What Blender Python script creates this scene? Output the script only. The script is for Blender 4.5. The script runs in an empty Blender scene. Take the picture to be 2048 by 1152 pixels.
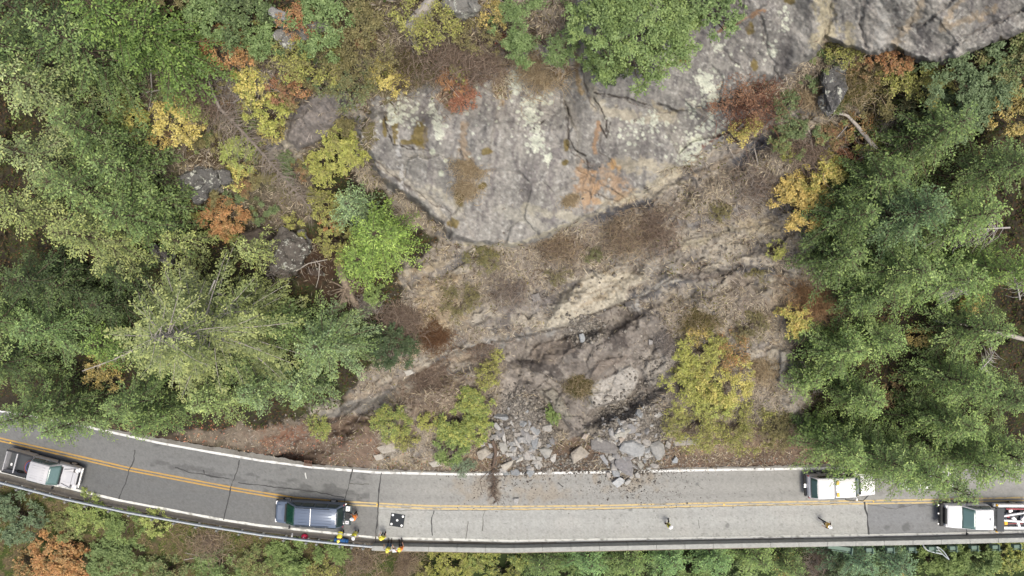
import bpy, bmesh, math, numpy as np
from mathutils import Vector, Matrix
R = math.radians
HC = 60.0          # camera height above the road, metres
FPX = 1365.0       # focal length in photo pixels (24 mm equivalent)
C = bpy.context.scene.collection
scene = bpy.context.scene

# ------------------------------------------------------------------ camera
cam = bpy.data.objects.new('camera', bpy.data.cameras.new('camera'))
C.objects.link(cam)
cam.location = (0, 0, HC); cam.rotation_euler = (0, 0, 0)
cam.data.sensor_width = 36.0; cam.data.lens = 36.0 * FPX / 2048.0
cam.data.clip_start = 0.5; cam.data.clip_end = 3000
scene.camera = cam
# ------------------------------------------------------------------ light: bright overcast
SUN_EL, SUN_AZ = R(71), R(142)
w = bpy.data.worlds.new('World'); scene.world = w; w.use_nodes = True
nt = w.node_tree
bg = nt.nodes['Background']; sky = nt.nodes.new('ShaderNodeTexSky')
sky.sky_type = 'NISHITA'; sky.sun_disc = False
sky.sun_elevation = SUN_EL; sky.sun_rotation = SUN_AZ
sky.dust_density = 6.0; sky.air_density = 1.0; sky.ozone_density = 0.6
nt.links.new(sky.outputs[0], bg.inputs[0]); bg.inputs[1].default_value = 0.15
sl = bpy.data.lights.new('sun', 'SUN'); sl.energy = 1.9; sl.angle = R(26); sl.color = (1.0, 0.99, 0.90)
so = bpy.data.objects.new('sun', sl); C.objects.link(so)
so.rotation_euler = (R(90) - SUN_EL, 0, math.pi - SUN_AZ)
scene.view_settings.view_transform = 'Standard'; scene.view_settings.look = 'None'
scene.view_settings.exposure = 0.24; scene.view_settings.gamma = 1.0
scene.cycles.max_bounces = 5; scene.cycles.diffuse_bounces = 3; scene.cycles.transmission_bounces = 2
scene.cycles.glossy_bounces = 2; scene.cycles.transparent_max_bounces = 4

# ------------------------------------------------------------------ helpers
KALB = 0.74
def lin(c, k=KALB):
    c = np.asarray(c, float) / 255.0
    return np.where(c <= .04045, c / 12.92, ((c + .055) / 1.055) ** 2.4) * k
def w2(u, v, z=0.0):
    "photo pixel on the level z -> world point"
    u = np.asarray(u, float); v = np.asarray(v, float); z = np.asarray(z, float)
    s = (HC - z) / FPX
    return (u - 1024) * s, (576 - v) * s, z + 0 * u
def P(u, v, z=0.0):
    x, y, z = w2(u, v, z); return Vector((float(x), float(y), float(z)))
def tag(o, label=None, cat=None, group=None, kind=None):
    if label: o['label'] = label
    if cat: o['category'] = cat
    if group: o['group'] = group
    if kind: o['kind'] = kind
    return o
def empty(name, loc, rz=0.0, label=None, cat=None, group=None):
    o = bpy.data.objects.new(name, None); C.objects.link(o); o.empty_display_size = .3
    o.location = loc; o.rotation_euler = (0, 0, rz)
    return tag(o, label, cat, group)
def mesh_np(name, verts, quads=None, tris=None, col=None, smooth=False):
    me = bpy.data.meshes.new(name)
    verts = np.asarray(verts, np.float32).reshape(-1, 3)
    me.vertices.add(len(verts)); me.vertices.foreach_set('co', verts.ravel())
    L = []; ls = []; lt = []; off = 0
    for a, k in ((quads, 4), (tris, 3)):
        if a is not None and len(a):
            a = np.asarray(a, np.int32).reshape(-1, k)
            L.append(a.ravel()); ls.append(off + np.arange(len(a), dtype=np.int32) * k)
            lt.append(np.full(len(a), k, np.int32)); off += a.size
    L = np.concatenate(L); ls = np.concatenate(ls)
    me.loops.add(len(L)); me.loops.foreach_set('vertex_index', L)
    me.polygons.add(len(ls)); me.polygons.foreach_set('loop_start', ls)
    if smooth: me.polygons.foreach_set('use_smooth', np.ones(len(ls), bool))
    me.update(calc_edges=True)
    if col is not None:
        ca = me.color_attributes.new('Col', 'FLOAT_COLOR', 'POINT')
        c4 = np.ones((len(verts), 4), np.float32); c4[:, :3] = col
        ca.data.foreach_set('color', c4.ravel())
    return me
def link(name, me, mat, parent=None, loc=None):
    o = bpy.data.objects.new(name, me); C.objects.link(o)
    if mat is not None:
        me.materials.clear()
        for m in (mat if isinstance(mat, (list, tuple)) else [mat]): me.materials.append(m)
    if parent is not None: o.parent = parent
    if loc is not None: o.location = loc
    return o
def hash2(ix, iy, seed):
    h = (ix.astype(np.int64) * 374761393 + iy.astype(np.int64) * 668265263 + seed * 1442695041) & 0xffffffff
    h = ((h ^ (h >> 13)) * 1274126177) & 0xffffffff
    h = h ^ (h >> 16)
    return (h & 0xffff) / 65535.0
def vn(x, y, seed=0):
    "value noise -1..1"
    ix = np.floor(x); iy = np.floor(y); fx = x - ix; fy = y - iy
    fx = fx * fx * (3 - 2 * fx); fy = fy * fy * (3 - 2 * fy)
    a = hash2(ix, iy, seed); b = hash2(ix + 1, iy, seed); c = hash2(ix, iy + 1, seed); d = hash2(ix + 1, iy + 1, seed)
    return ((a * (1 - fx) + b * fx) * (1 - fy) + (c * (1 - fx) + d * fx) * fy) * 2 - 1
def fbm(x, y, sc, seed=0, o=4):
    t = 0; a = 1; s = 0
    for i in range(o):
        t = t + a * vn(x / sc + i * 17.3, y / sc - i * 9.1, seed + i); s += a; a *= .55; sc *= .5
    return t / s * 1.6
def facets(U, V, cell, ang, stretch, seed, amp):
    "broken planes: every cell tilts its own way, cells meet in sharp cracks"
    ca, sa = math.cos(R(ang)), math.sin(R(ang)); wx = fbm(U, V, cell * .5, seed + 9, 2) * cell * .12
    x = (U * ca + V * sa + wx) / (cell * stretch); y = (-U * sa + V * ca + wx) / cell
    ix, iy = np.floor(x), np.floor(y); b1 = np.full(U.shape, 9.0); b2 = np.full(U.shape, 9.0); out = np.zeros(U.shape)
    for di in (-1, 0, 1):
        for dj in (-1, 0, 1):
            cx, cy = ix + di, iy + dj; px = cx + .15 + .7 * hash2(cx, cy, seed); py = cy + .15 + .7 * hash2(cx, cy, seed + 1)
            d = np.abs(x - px) + np.abs(y - py) * .9 + .35 * np.hypot(x - px, y - py); t = ((hash2(cx, cy, seed + 2) - .5) * (x - px) * 2 + (hash2(cx, cy, seed + 3) - .5) * (y - py) * 2 + (hash2(cx, cy, seed + 4) - .5) * .8) * amp
            n = d < b1; b2 = np.where(n, b1, np.minimum(b2, d)); out = np.where(n, t, out); b1 = np.where(n, d, b1)
    return out, b2 - b1
def sst(a, b, x):
    t = np.clip((x - a) / (b - a), 0, 1); return t * t * (3 - 2 * t)
def sd_poly(U, V, poly):
    "signed distance, negative inside"
    p = np.array(poly, float); n = len(p)
    d = np.full(U.shape, 1e12); ins = np.zeros(U.shape, bool)
    for i in range(n):
        a = p[i]; b = p[(i + 1) % n]; e = b - a
        wx = U - a[0]; wy = V - a[1]
        t = np.clip((wx * e[0] + wy * e[1]) / max(e @ e, 1e-9), 0, 1)
        d = np.minimum(d, (wx - e[0] * t) ** 2 + (wy - e[1] * t) ** 2)
        if abs(e[1]) > 1e-9:
            c = (a[1] > V) != (b[1] > V)
            ins ^= c & (U < e[0] * (V - a[1]) / e[1] + a[0])
    d = np.sqrt(d); return np.where(ins, -d, d)
def sd_line(U, V, pts):
    p = np.array(pts, float); d = np.full(U.shape, 1e12)
    for i in range(len(p) - 1):
        a = p[i]; e = p[i + 1] - a
        wx = U - a[0]; wy = V - a[1]
        t = np.clip((wx * e[0] + wy * e[1]) / max(e @ e, 1e-9), 0, 1)
        d = np.minimum(d, (wx - e[0] * t) ** 2 + (wy - e[1] * t) ** 2)
    return np.sqrt(d)

# ------------------------------------------------------------------ materials
MATS = {}
def mat(name, col=None, rough=.8, metal=0.0, var=.12, scale=3.0, bump=0.0, bscale=20.0, attr=False, spec=.3,
        transl=0.0, coat=0.0, detail=6.0, emis=None):
    if name in MATS: return MATS[name]
    m = bpy.data.materials.new(name); m.use_nodes = True
    n = m.node_tree.nodes; l = m.node_tree.links; b = n['Principled BSDF']
    b.inputs['Roughness'].default_value = rough; b.inputs['Metallic'].default_value = metal
    b.inputs['Specular IOR Level'].default_value = spec
    if coat: b.inputs['Coat Weight'].default_value = coat
    tc = n.new('ShaderNodeTexCoord')
    nz = n.new('ShaderNodeTexNoise'); nz.inputs['Scale'].default_value = scale; nz.inputs['Detail'].default_value = detail
    nz.inputs['Roughness'].default_value = .65
    l.new(tc.outputs['Object'], nz.inputs['Vector'])
    mr = n.new('ShaderNodeMapRange'); mr.inputs[1].default_value = .25; mr.inputs[2].default_value = .75
    mr.inputs[3].default_value = 1 - var; mr.inputs[4].default_value = 1 + var
    l.new(nz.outputs['Fac'], mr.inputs[0])
    mx = n.new('ShaderNodeVectorMath'); mx.operation = 'SCALE'
    l.new(mr.outputs[0], mx.inputs['Scale'])
    if attr:
        a = n.new('ShaderNodeAttribute'); a.attribute_name = 'Col'; l.new(a.outputs['Color'], mx.inputs[0])
    else:
        mx.inputs[0].default_value = tuple(col)
    l.new(mx.outputs[0], b.inputs['Base Color'])
    if bump:
        n2 = n.new('ShaderNodeTexNoise'); n2.inputs['Scale'].default_value = bscale; n2.inputs['Detail'].default_value = 8
        n2.inputs['Roughness'].default_value = .7
        l.new(tc.outputs['Object'], n2.inputs['Vector'])
        bp = n.new('ShaderNodeBump'); bp.inputs['Strength'].default_value = bump; bp.inputs['Distance'].default_value = .15
        l.new(n2.outputs['Fac'], bp.inputs['Height']); l.new(bp.outputs[0], b.inputs['Normal'])
    if transl:
        tr = n.new('ShaderNodeBsdfTranslucent'); l.new(mx.outputs[0], tr.inputs['Color'])
        ms = n.new('ShaderNodeMixShader'); ms.inputs[0].default_value = transl
        l.new(b.outputs[0], ms.inputs[1]); l.new(tr.outputs[0], ms.inputs[2])
        l.new(ms.outputs[0], n['Material Output'].inputs['Surface'])
    MATS[name] = m; return m
M_TERR = mat('terrain_soil_and_rock', attr=True, rough=.95, var=.30, scale=3.2, bump=.6, bscale=4.0, spec=.15, detail=10)
M_ROAD = mat('road_surface', attr=True, rough=.9, var=.1, scale=9.0, bump=.15, bscale=30.0, spec=.25, detail=8)
M_LEAF = mat('foliage', attr=True, rough=.55, var=.12, scale=1.2, spec=.25, transl=.16)
M_GRASS = mat('dry_stems', attr=True, rough=.9, var=.15, scale=1.0, spec=.1, transl=.15)
M_BARK = mat('bark', lin((120, 105, 90)), rough=.95, var=.35, scale=6, bump=.5, bscale=25)
M_GREYWOOD = mat('weathered_wood', lin((196, 188, 178)), rough=.9, var=.3, scale=8, bump=.5, bscale=25)
M_ROCK = mat('fallen_rock', attr=True, rough=.95, var=.28, scale=3.5, bump=.8, bscale=6.0, spec=.15, detail=10)

def lichen_rock():
    m = M_ROCK.copy(); m.name = 'lichened_boulder'; n = m.node_tree.nodes; l = m.node_tree.links; b = n['Principled BSDF']; src = b.inputs['Base Color'].links[0].from_socket
    tc = n.new('ShaderNodeTexCoord'); col = src
    for sc, lo, hi, c, dt in ((2.2, .56, .60, (.42,.43,.37,1), 6), (1.1, .60, .68, (.10,.095,.045,1), 8), (5.5, .66, .69, (.5,.5,.46,1), 3)):
        z = n.new('ShaderNodeTexNoise'); z.inputs['Scale'].default_value = sc; z.inputs['Detail'].default_value = dt; z.inputs['Roughness'].default_value = .7; l.new(tc.outputs['Object'], z.inputs['Vector'])
        r = n.new('ShaderNodeMapRange'); r.inputs[1].default_value = lo; r.inputs[2].default_value = hi; l.new(z.outputs['Fac'], r.inputs[0])
        x = n.new('ShaderNodeMix'); x.data_type = 'RGBA'; l.new(r.outputs[0], x.inputs['Factor']); l.new(col, x.inputs['A']); x.inputs['B'].default_value = c; col = x.outputs['Result']
    l.new(col, b.inputs['Base Color']); return m
M_BOULDER = lichen_rock()
# ------------------------------------------------------------------ terrain relief (described on the photo's pixel grid, lifted to true heights)
VN_U = [-1500, -600, -200, 0, 106, 162, 319, 419, 520, 627, 754, 932, 1199, 1420, 1635, 2048, 2600, 3600]
VN_V = [300, 640, 770, 822, 832, 845, 876, 892, 908, 928, 938, 944, 940, 934, 929, 918, 900, 860]
VS_U = [-1500, -600, -200, 0, 126, 252, 391, 520, 683, 741, 1020, 1420, 1820, 2048, 2600, 3600]
VS_V = [480, 800, 912, 962, 993, 1020, 1044, 1065, 1083, 1091, 1100, 1091, 1083, 1078, 1062, 1020]
vnorth = lambda u: np.interp(u, VN_U, VN_V)
vsouth = lambda u: np.interp(u, VS_U, VS_V)
ROCK = [(735,215),(760,190),(830,165),(870,130),(900,112),(960,100),(1060,90),(1130,60),(1150,0),(1200,-400),(2400,-400),(2400,0),(2048,62),(1960,102),(1860,132),(1790,98),(1740,112),(1690,95),(1650,75),(1630,112),(1560,160),(1505,168),(1530,200),(1480,262),(1420,292),(1340,340),(1300,380),(1240,400),(1190,430),(1130,455),(1060,485),(1030,492),(960,490),(900,480),(880,450),(830,405),(760,360),(735,310),(712,260)]
SAND = [(1105,625),(1125,590),(1160,560),(1200,545),(1290,545),(1302,560),(1255,578),(1255,603),(1190,628),(1150,648),(1085,662),(1095,640)]
SCAR = [(1010,715),(1020,682),(1080,668),(1150,650),(1195,632),(1260,605),(1330,640),(1340,700),(1335,780),(1270,830),(1200,862),(1130,875),(1080,830),(1060,790),(1025,760)]
SLABS = [([(1180,770),(1215,755),(1262,728),(1280,745),(1278,765),(1250,800),(1215,812),(1180,815)], (182,177,168)),
         ([(1292,722),(1338,705),(1335,750),(1300,777),(1288,752)], (158,152,142)),
         ([(1082,782),(1105,775),(1130,800),(1143,840),(1115,825),(1090,805)], (150,145,132)),
         ([(1168,855),(1215,835),(1225,848),(1188,875)], (160,152,138)),
         ([(1195,720),(1255,712),(1210,742),(1190,760),(1175,755)], (138,128,118)),
         ([(1065,690),(1140,672),(1150,700),(1100,730),(1060,715)], (132,122,112)),
         ([(1560,700),(1575,700),(1572,770),(1556,765)], (165,160,150)),
         ([(1580,770),(1612,790),(1610,805),(1585,795)], (160,152,142)),
         ([(590,215),(640,185),(682,180),(690,225),(655,275),(600,300),(572,280)], (138,131,126)),
         ([(470,470),(520,455),(545,470),(540,530),(500,500)], (120,110,100)),
         ([(1360,190),(1395,230),(1440,250)], (150,146,140))]
LEDGES = [  # polyline, width, drop in metres on the lower side
    ([(560,905),(640,860),(720,805),(790,780),(850,730),(930,700),(1000,683),(1090,662),(1150,648),(1195,628),(1255,603)], 9, .9),
    ([(1255,603),(1300,585),(1340,560),(1400,545),(1470,535),(1530,530),(1590,545)], 9, .8),
    ([(1120,535),(1200,545),(1290,520),(1350,490),(1420,470),(1500,455),(1560,440)], 8, .5),
    ([(1200,430),(1290,400),(1380,350),(1450,320),(1540,250),(1600,200)], 10, .6),
    ([(840,535),(900,515),(960,505)], 7, .4),
    ([(1180,815),(1250,800),(1283,762)], 5, .7), ([(1010,718),(1060,735),(1110,760),(1150,770)], 6, .6),
    ([(1320,205),(1360,220),(1400,215)], 4, .3), ([(1080,780),(1120,830),(1150,862)], 5, .6),
    ([(860,690),(930,660),(980,635)], 6, .3), ([(680,820),(740,790),(800,760)], 7, .5)]
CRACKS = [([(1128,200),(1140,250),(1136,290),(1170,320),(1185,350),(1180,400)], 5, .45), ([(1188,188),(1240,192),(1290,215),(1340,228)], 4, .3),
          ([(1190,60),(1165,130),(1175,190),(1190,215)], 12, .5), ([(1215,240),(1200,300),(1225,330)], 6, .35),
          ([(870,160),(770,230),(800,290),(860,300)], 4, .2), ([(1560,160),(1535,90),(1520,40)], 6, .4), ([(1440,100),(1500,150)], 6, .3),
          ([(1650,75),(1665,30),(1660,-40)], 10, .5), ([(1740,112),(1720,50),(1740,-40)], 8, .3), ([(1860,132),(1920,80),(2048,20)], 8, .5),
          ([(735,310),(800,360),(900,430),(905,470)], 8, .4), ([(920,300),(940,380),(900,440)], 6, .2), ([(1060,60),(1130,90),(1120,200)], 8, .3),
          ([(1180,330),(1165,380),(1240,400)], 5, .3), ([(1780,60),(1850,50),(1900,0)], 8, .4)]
GD = [0, 25, 60, 110, 200, 300, 400, 500, 600, 700, 800, 950, 1400, 2500]
GZ = [0, .35, 1.3, 2.6, 4.6, 6.8, 8.8, 10.4, 12.4, 15.0, 17.6, 21.0, 26.0, 27.0]
BANDS = [([(560,895),(650,845),(740,795),(830,745),(930,702)], 26), ([(950,705),(1040,680),(1150,645)], 22), ([(960,650),(1040,615),(1120,590)], 34), ([(1120,590),(1230,560),(1330,520),(1430,475),(1560,440)], 30), ([(1270,600),(1350,570),(1450,545),(1560,560)], 30),
         ([(1200,430),(1300,395),(1400,345),(1500,290),(1580,220)], 24), ([(1380,500),(1480,500),(1600,480)], 34), ([(1470,690),(1540,710),(1590,740),(1600,800)], 24), ([(1560,250),(1640,210),(1680,150)], 20), ([(820,560),(880,540),(930,505)], 20), ([(570,290),(640,230),(690,200)], 30), ([(760,900),(860,915),(920,925)], 12)]
def ROCKY(U, V):
    "where bedrock breaks through the brush"
    m = np.zeros(U.shape); n_ = fbm(U, V, 30, 301, 4)
    for pts, wd in BANDS:
        q_ = np.array(pts); k = (U > q_[:, 0].min() - 60) & (U < q_[:, 0].max() + 60) & (V > q_[:, 1].min() - 60) & (V < q_[:, 1].max() + 60)
        if k.any(): m[k] = np.maximum(m[k], sst(wd * 1.35, wd * .6, sd_line(U[k], V[k], pts) + n_[k] * wd * .9))
    return m
def base_z(U, V, fine=True):
    d = vnorth(U) - V; ds = V - vsouth(U)
    z = np.interp(d, GD, GZ)
    big = fbm(U, V, 170, 5, 3); med = fbm(U, V, 45, 9, 4)
    up = sst(15, 120, d)
    z = z + up * (big * .8 + med * .4)
    # rock mass
    wob = fbm(U, V, 22, 31, 3) * 5
    m = (U > 640) & (V < 560)
    sd = np.full(U.shape, 500.0)
    if m.any(): sd[m] = sd_poly(U[m], V[m], ROCK)
    sdw = sd + wob
    rim = 1 - .85 * sst(280, 190, V) * sst(1200, 1120, U); low = 1 - .6 * sst(1160, 1260, U) * sst(1640, 1560, U)
    wid = 1 + 5 * (1 - rim) + 2.5 * (1 - low)
    z = z + 2.5 * rim * low * sst(5, -9, sdw / wid) + 1.2 * sst(-10, -130, sdw) - up * med * .3 * sst(0, -20, sdw)
    # rockfall apron on both sides of the centre, scar scooped back
    for (cu, cv, ru, rv, h) in ((1040,885,70,55,.7),(1265,890,75,55,.8)):
        z = z + h * np.exp(-(((U - cu) / ru) ** 2 + ((V - cv) / rv) ** 2)) * sst(-6, 14, d)
    m = (U > 950) & (U < 1400) & (V > 580) & (V < 920)
    s2 = np.full(U.shape, 500.0)
    if m.any(): s2[m] = sd_poly(U[m], V[m], SCAR)
    z = z - .9 * sst(8, -22, s2 + wob)
    m = (U > 1050) & (U < 1350) & (V > 500) & (V < 700)
    s3 = np.full(U.shape, 500.0)
    if m.any(): s3[m] = sd_poly(U[m], V[m], SAND)
    z = z + .5 * sst(4, -8, s3 + wob * .5)
    for poly, c in SLABS:
        q = np.array(poly); m = (U > q[:, 0].min() - 30) & (U < q[:, 0].max() + 30) & (V > q[:, 1].min() - 30) & (V < q[:, 1].max() + 30)
        if m.any():
            s = sd_poly(U[m], V[m], poly) + fbm(U[m], V[m], 12, 3, 2) * 2.5
            z[m] += .45 * sst(2, -5, s)
    if fine:
        for pts, wd, dr in LEDGES:
            q = np.array(pts); m = (U > q[:, 0].min() - 70) & (U < q[:, 0].max() + 70) & (V > q[:, 1].min() - 70) & (V < q[:, 1].max() + 70)
            if not m.any(): continue
            vl = np.interp(U[m], *np.array(sorted(pts)).T); uo = sst(q[:, 0].min() - 40, q[:, 0].min() + 30, U[m]) * sst(q[:, 0].max() + 40, q[:, 0].max() - 30, U[m])
            dd = V[m] - vl + fbm(U[m], V[m], 25, 77, 3) * 9
            z[m] += -dr * 1.7 * uo * sst(-wd * .3, wd * .7, dd) * sst(70, 20, dd)
        for pts, wd, dr in CRACKS:
            q = np.array(pts); m = (U > q[:, 0].min() - 30) & (U < q[:, 0].max() + 30) & (V > q[:, 1].min() - 30) & (V < q[:, 1].max() + 30)
            if not m.any(): continue
            s = sd_line(U[m] + fbm(U[m], V[m], 18, 41, 3) * 6, V[m] + fbm(U[m], V[m], 18, 43, 3) * 6, pts)
            z[m] -= dr * .5 * np.exp(-(s / (wd * .5)) ** 2)
        # small relief: fractured rock (ridged, slanting) and soil lumps
        rr = (U * .75 + V * .66); tt = (-U * .66 + V * .75)
        rid = 1 - np.abs(fbm(rr * .45, tt, 20, 55, 4)); rk = sst(4, -8, sdw)
        z = z + up * (.16 * rid * (1 - .35 * rk) + .07 * fbm(U, V, 10, 61, 3) * (1 - .5 * rk) + .05 * fbm(U, V, 5, 67, 2) * (1 - .6 * rk))
        z = z + sst(4, 20, d) * (1 - up) * .08 * fbm(U, V, 8, 69, 3)
        for mm_, cell, ang, stt, sd_, am in ((rk * (1 - .7 * sst(1620, 1680, U)), 150, 62, 1.5, 201, .9), (sst(10, -10, s2), 34, -32, 2.2, 211, .38), (ROCKY(U, V) * (1 - rk), 24, -24, 2.4, 221, .42)):
            f_, e_ = facets(U, V, cell, ang, stt, sd_, am); z = z + mm_ * (f_ - (.05 if cell > 90 else .14) * sst(.06, .0, e_))
        z = z + sst(10, -10, s2) * .10 * (1 - np.abs(fbm(rr * .5, tt, 34, 91, 3)))
    # under the pavement, then the bank / the drop below the viaduct
    z = np.where((d <= 0) & (ds < 0), -.3, z)
    right = sst(730, 860, U)
    zb = -.25 - .022 * np.clip(ds, 0, 400) - 2.0 * sst(40, 140, ds) + .12 * fbm(U, V, 20, 15, 3) * sst(0, 10, ds)
    zr = -.6 - 6.0 * sst(-50, -44, ds) - .02 * np.clip(ds, 0, 500) + .3 * fbm(U, V, 40, 19, 3)
    zs = zb * (1 - right) + zr * right
    z = np.where(ds > 0, zs, z)
    deep = (U > 800) & (ds > -52) & (ds <= 0) & (d < -10)
    z = np.where(deep, -.3 + (zr + .3) * sst(800, 900, U) * sst(-52, -46, ds), z)
    return z
def axis(a, b, step, far):
    core = np.arange(a, b + .1, step); g = [step * 2]; 
    while sum(g) < far: g.append(g[-1] * 1.13)
    g = np.cumsum(g); return np.concatenate([a - g[::-1], core, core[-1] + g])
AU = axis(-40, 2088, 2, 1700); AV = axis(-40, 1192, 2, 1500)
GU, GV = np.meshgrid(AU, AV)
ZZ = base_z(GU, GV)
def zat(u, v):
    u = np.clip(np.asarray(u, float), AU[0] + 1e-3, AU[-1] - 1e-3); v = np.clip(np.asarray(v, float), AV[0] + 1e-3, AV[-1] - 1e-3)
    i = np.clip(np.searchsorted(AU, u) - 1, 0, len(AU) - 2); j = np.clip(np.searchsorted(AV, v) - 1, 0, len(AV) - 2)
    a = (u - AU[i]) / (AU[i + 1] - AU[i]); b = (v - AV[j]) / (AV[j + 1] - AV[j])
    return (ZZ[j, i] * (1 - a) + ZZ[j, i + 1] * a) * (1 - b) + (ZZ[j + 1, i] * (1 - a) + ZZ[j + 1, i + 1] * a) * b
def gz(x, y):
    "ground height under a world point"
    z = 5.0
    for k in range(40):
        s = FPX / (HC - z); z = z * .5 + .5 * float(zat(1024 + x * s, 576 - y * s))
    return z
def G(u, v, dz=0.0):
    z = float(zat(u, v)); return P(u, v, z) + Vector((0, 0, dz))

# ------------------------------------------------------------------ ground colours (what the soil, rock, moss, lichen are, plus painted ledge shade)
def paint_ground(U, V):
    N = {}
    def n(sc, seed, o=4):
        if (sc, seed) not in N: N[(sc, seed)] = fbm(U, V, sc, seed, o)
        return N[(sc, seed)]
    col = np.zeros(U.shape + (3,)); brush = np.zeros(U.shape); rockm = np.zeros(U.shape)
    def mix(m, c):
        nonlocal col
        c = lin(c) if not isinstance(c, np.ndarray) else c
        col = col * (1 - m[..., None]) + c * m[..., None]
    # forest floor everywhere, then the brushy slope
    a, b_ = lin((72, 66, 54)), lin((48, 45, 37)); t = (n(40, 1)[..., None] * .5 + .5)
    col = a * (1 - t) + b_ * t
    mix(sst(.1, .7, n(30, 2)) * .5, (78, 84, 50))
    def poly(pts, c, edge=10, rough=14, amt=1.0, sc=22, grass=None, rock=None, seed=7):
        q = np.array(pts, float); pad = edge + rough * 2 + 10
        m = (U > q[:, 0].min() - pad) & (U < q[:, 0].max() + pad) & (V > q[:, 1].min() - pad) & (V < q[:, 1].max() + pad)
        if not m.any(): return None
        s = sd_poly(U[m], V[m], pts) + (fbm(U[m], V[m], sc, seed, 4)) * rough
        k = sst(edge * .5, -edge * .5, s) * amt
        if c is not None:
            cc = lin(c) if len(np.shape(c)) == 1 else c
            col[m] = col[m] * (1 - k[:, None]) + cc * k[:, None]
        if grass is not None: brush[m] = brush[m] * (1 - k) + grass * k
        if rock is not None: rockm[m] = rockm[m] * (1 - k) + rock * k
        return m, k
    def line(pts, wd, c, rough=4, amt=1.0, sc=14, grass=None, rock=None, seed=13):
        q = np.array(pts, float); pad = wd * 2 + rough * 2 + 10
        m = (U > q[:, 0].min() - pad) & (U < q[:, 0].max() + pad) & (V > q[:, 1].min() - pad) & (V < q[:, 1].max() + pad)
        if not m.any(): return
        s = sd_line(U[m] + fbm(U[m], V[m], sc * 1.5, seed + 3, 3) * rough, V[m] + fbm(U[m], V[m], sc * 1.5, seed + 5, 3) * rough, pts)
        k = sst(wd, wd * .3, s + fbm(U[m], V[m], sc * .5, seed, 3) * wd * .6) * amt
        col[m] = col[m] * (1 - k[:, None]) + lin(c) * k[:, None]
        if grass is not None: brush[m] = brush[m] * (1 - k) + grass * k
        if rock is not None: rockm[m] = rockm[m] * (1 - k) + rock * k
    def ell(u, v, ru, rv, c, amt=1.0, rough=.35, sc=12, grass=None, seed=23, rot=0):
        pad = max(ru, rv) * 1.7
        m = (U > u - pad) & (U < u + pad) & (V > v - pad) & (V < v + pad)
        if not m.any(): return
        ca, sa = math.cos(R(rot)), math.sin(R(rot)); X = (U[m] - u) * ca + (V[m] - v) * sa; Y = -(U[m] - u) * sa + (V[m] - v) * ca
        k = sst(1.1, .75, np.sqrt((X / ru) ** 2 + (Y / rv) ** 2) + fbm(U[m], V[m], sc, seed, 3) * rough) * amt
        col[m] = col[m] * (1 - k[:, None]) + lin(c) * k[:, None]
        if grass is not None: brush[m] = brush[m] * (1 - k) + grass * k
    SLOPE = [(620,60),(830,30),(1000,0),(1250,-60),(1700,60),(1760,130),(1700,260),(1660,400),(1625,500),(1680,600),(1600,700),(1640,930),(1300,950),(900,955),(500,915),(560,880),(700,820),(800,640),(840,500),(880,480),(720,360),(690,220)]
    poly(SLOPE, (152,143,130), 20, 26, 1, 40, grass=.8)
    mix(sst(-.2, .9, n(26, 3)) * sst(.0, -.4, n(60, 8)) * (brush > .3) * .6, (136,124,110))
    mix(sst(.1, .9, n(18, 4)) * (brush > .3) * .6, (176,165,146))
    mix(sst(.25, .8, n(12, 6)) * (brush > .3) * .35, (124,118,112))
    # upper left clearings
    poly([(300,100),(420,60),(560,90),(640,160),(640,300),(640,430),(560,470),(440,440),(330,360),(240,300),(290,180)], (128,118,102), 24, 24, .9, 30, grass=.55)
    poly([(640,10),(1000,-20),(1050,90),(900,120),(750,190),(680,180),(620,90)], (112,102,84), 20, 20, .9, 26, grass=.6)
    ell(420, 300, 60, 35, (92,80,62)); ell(640, 520, 50, 60, (75,60,48), grass=.2); ell(700, 600, 60, 60, (82,68,55), grass=.2)
    # ochre dry areas
    for a in ((1090,110,40,60),(935,340,28,60),(1230,30,30,25),(1650,180,28,55),(1700,150,22,60),(880,620,50,45),(1620,590,45,50),(1530,730,32,45),(830,660,60,50),(860,560,60,25),(1130,650,60,12)):
        ell(a[0], a[1], a[2], a[3], (182,163,132), .7, grass=1.0)
    mix(sst(.0,.6,n(34,44))*(brush>.2)*sst(620,560,U)*.55,(88,92,56))
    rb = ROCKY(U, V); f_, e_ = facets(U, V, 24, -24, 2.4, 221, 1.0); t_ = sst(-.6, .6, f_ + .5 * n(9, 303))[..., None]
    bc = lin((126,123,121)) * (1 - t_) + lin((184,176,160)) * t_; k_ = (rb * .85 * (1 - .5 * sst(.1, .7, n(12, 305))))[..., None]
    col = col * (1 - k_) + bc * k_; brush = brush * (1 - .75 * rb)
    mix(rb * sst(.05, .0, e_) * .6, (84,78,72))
    # rock face
    r = poly(ROCK, (155,152,145), 6, 13, 1, 20, grass=0, rock=1)
    m, k = r; u_, v_ = U[m], V[m]
    bl = fbm(u_ * 1.2, v_ * .5, 60, 101, 5); b2 = fbm(u_, v_, 16, 103, 5); st = fbm(u_ * 1.6 + v_ * .3, v_ * .35, 11, 105, 4); b3 = fbm(u_, v_, 5, 107, 2)
    for mm, c in ((sst(-.1, .8, bl), (126,122,119)), (sst(.1, -.7, bl) * .8, (170,165,157)), (sst(.2, .9, b2) * .45, (128,123,122)),
                  (sst(.2, 1.0, st) * .45, (182,178,170)), (sst(.2, .9, -st) * .5, (100,97,98)), (sst(.5, .9, b3 + b2 * .4) * .6, (196,194,186)), (sst(.5, .9, -b3) * .35, (92,90,92))):
        mm = (mm * k)[:, None]; col[m] = col[m] * (1 - mm) + lin(c) * mm
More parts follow.
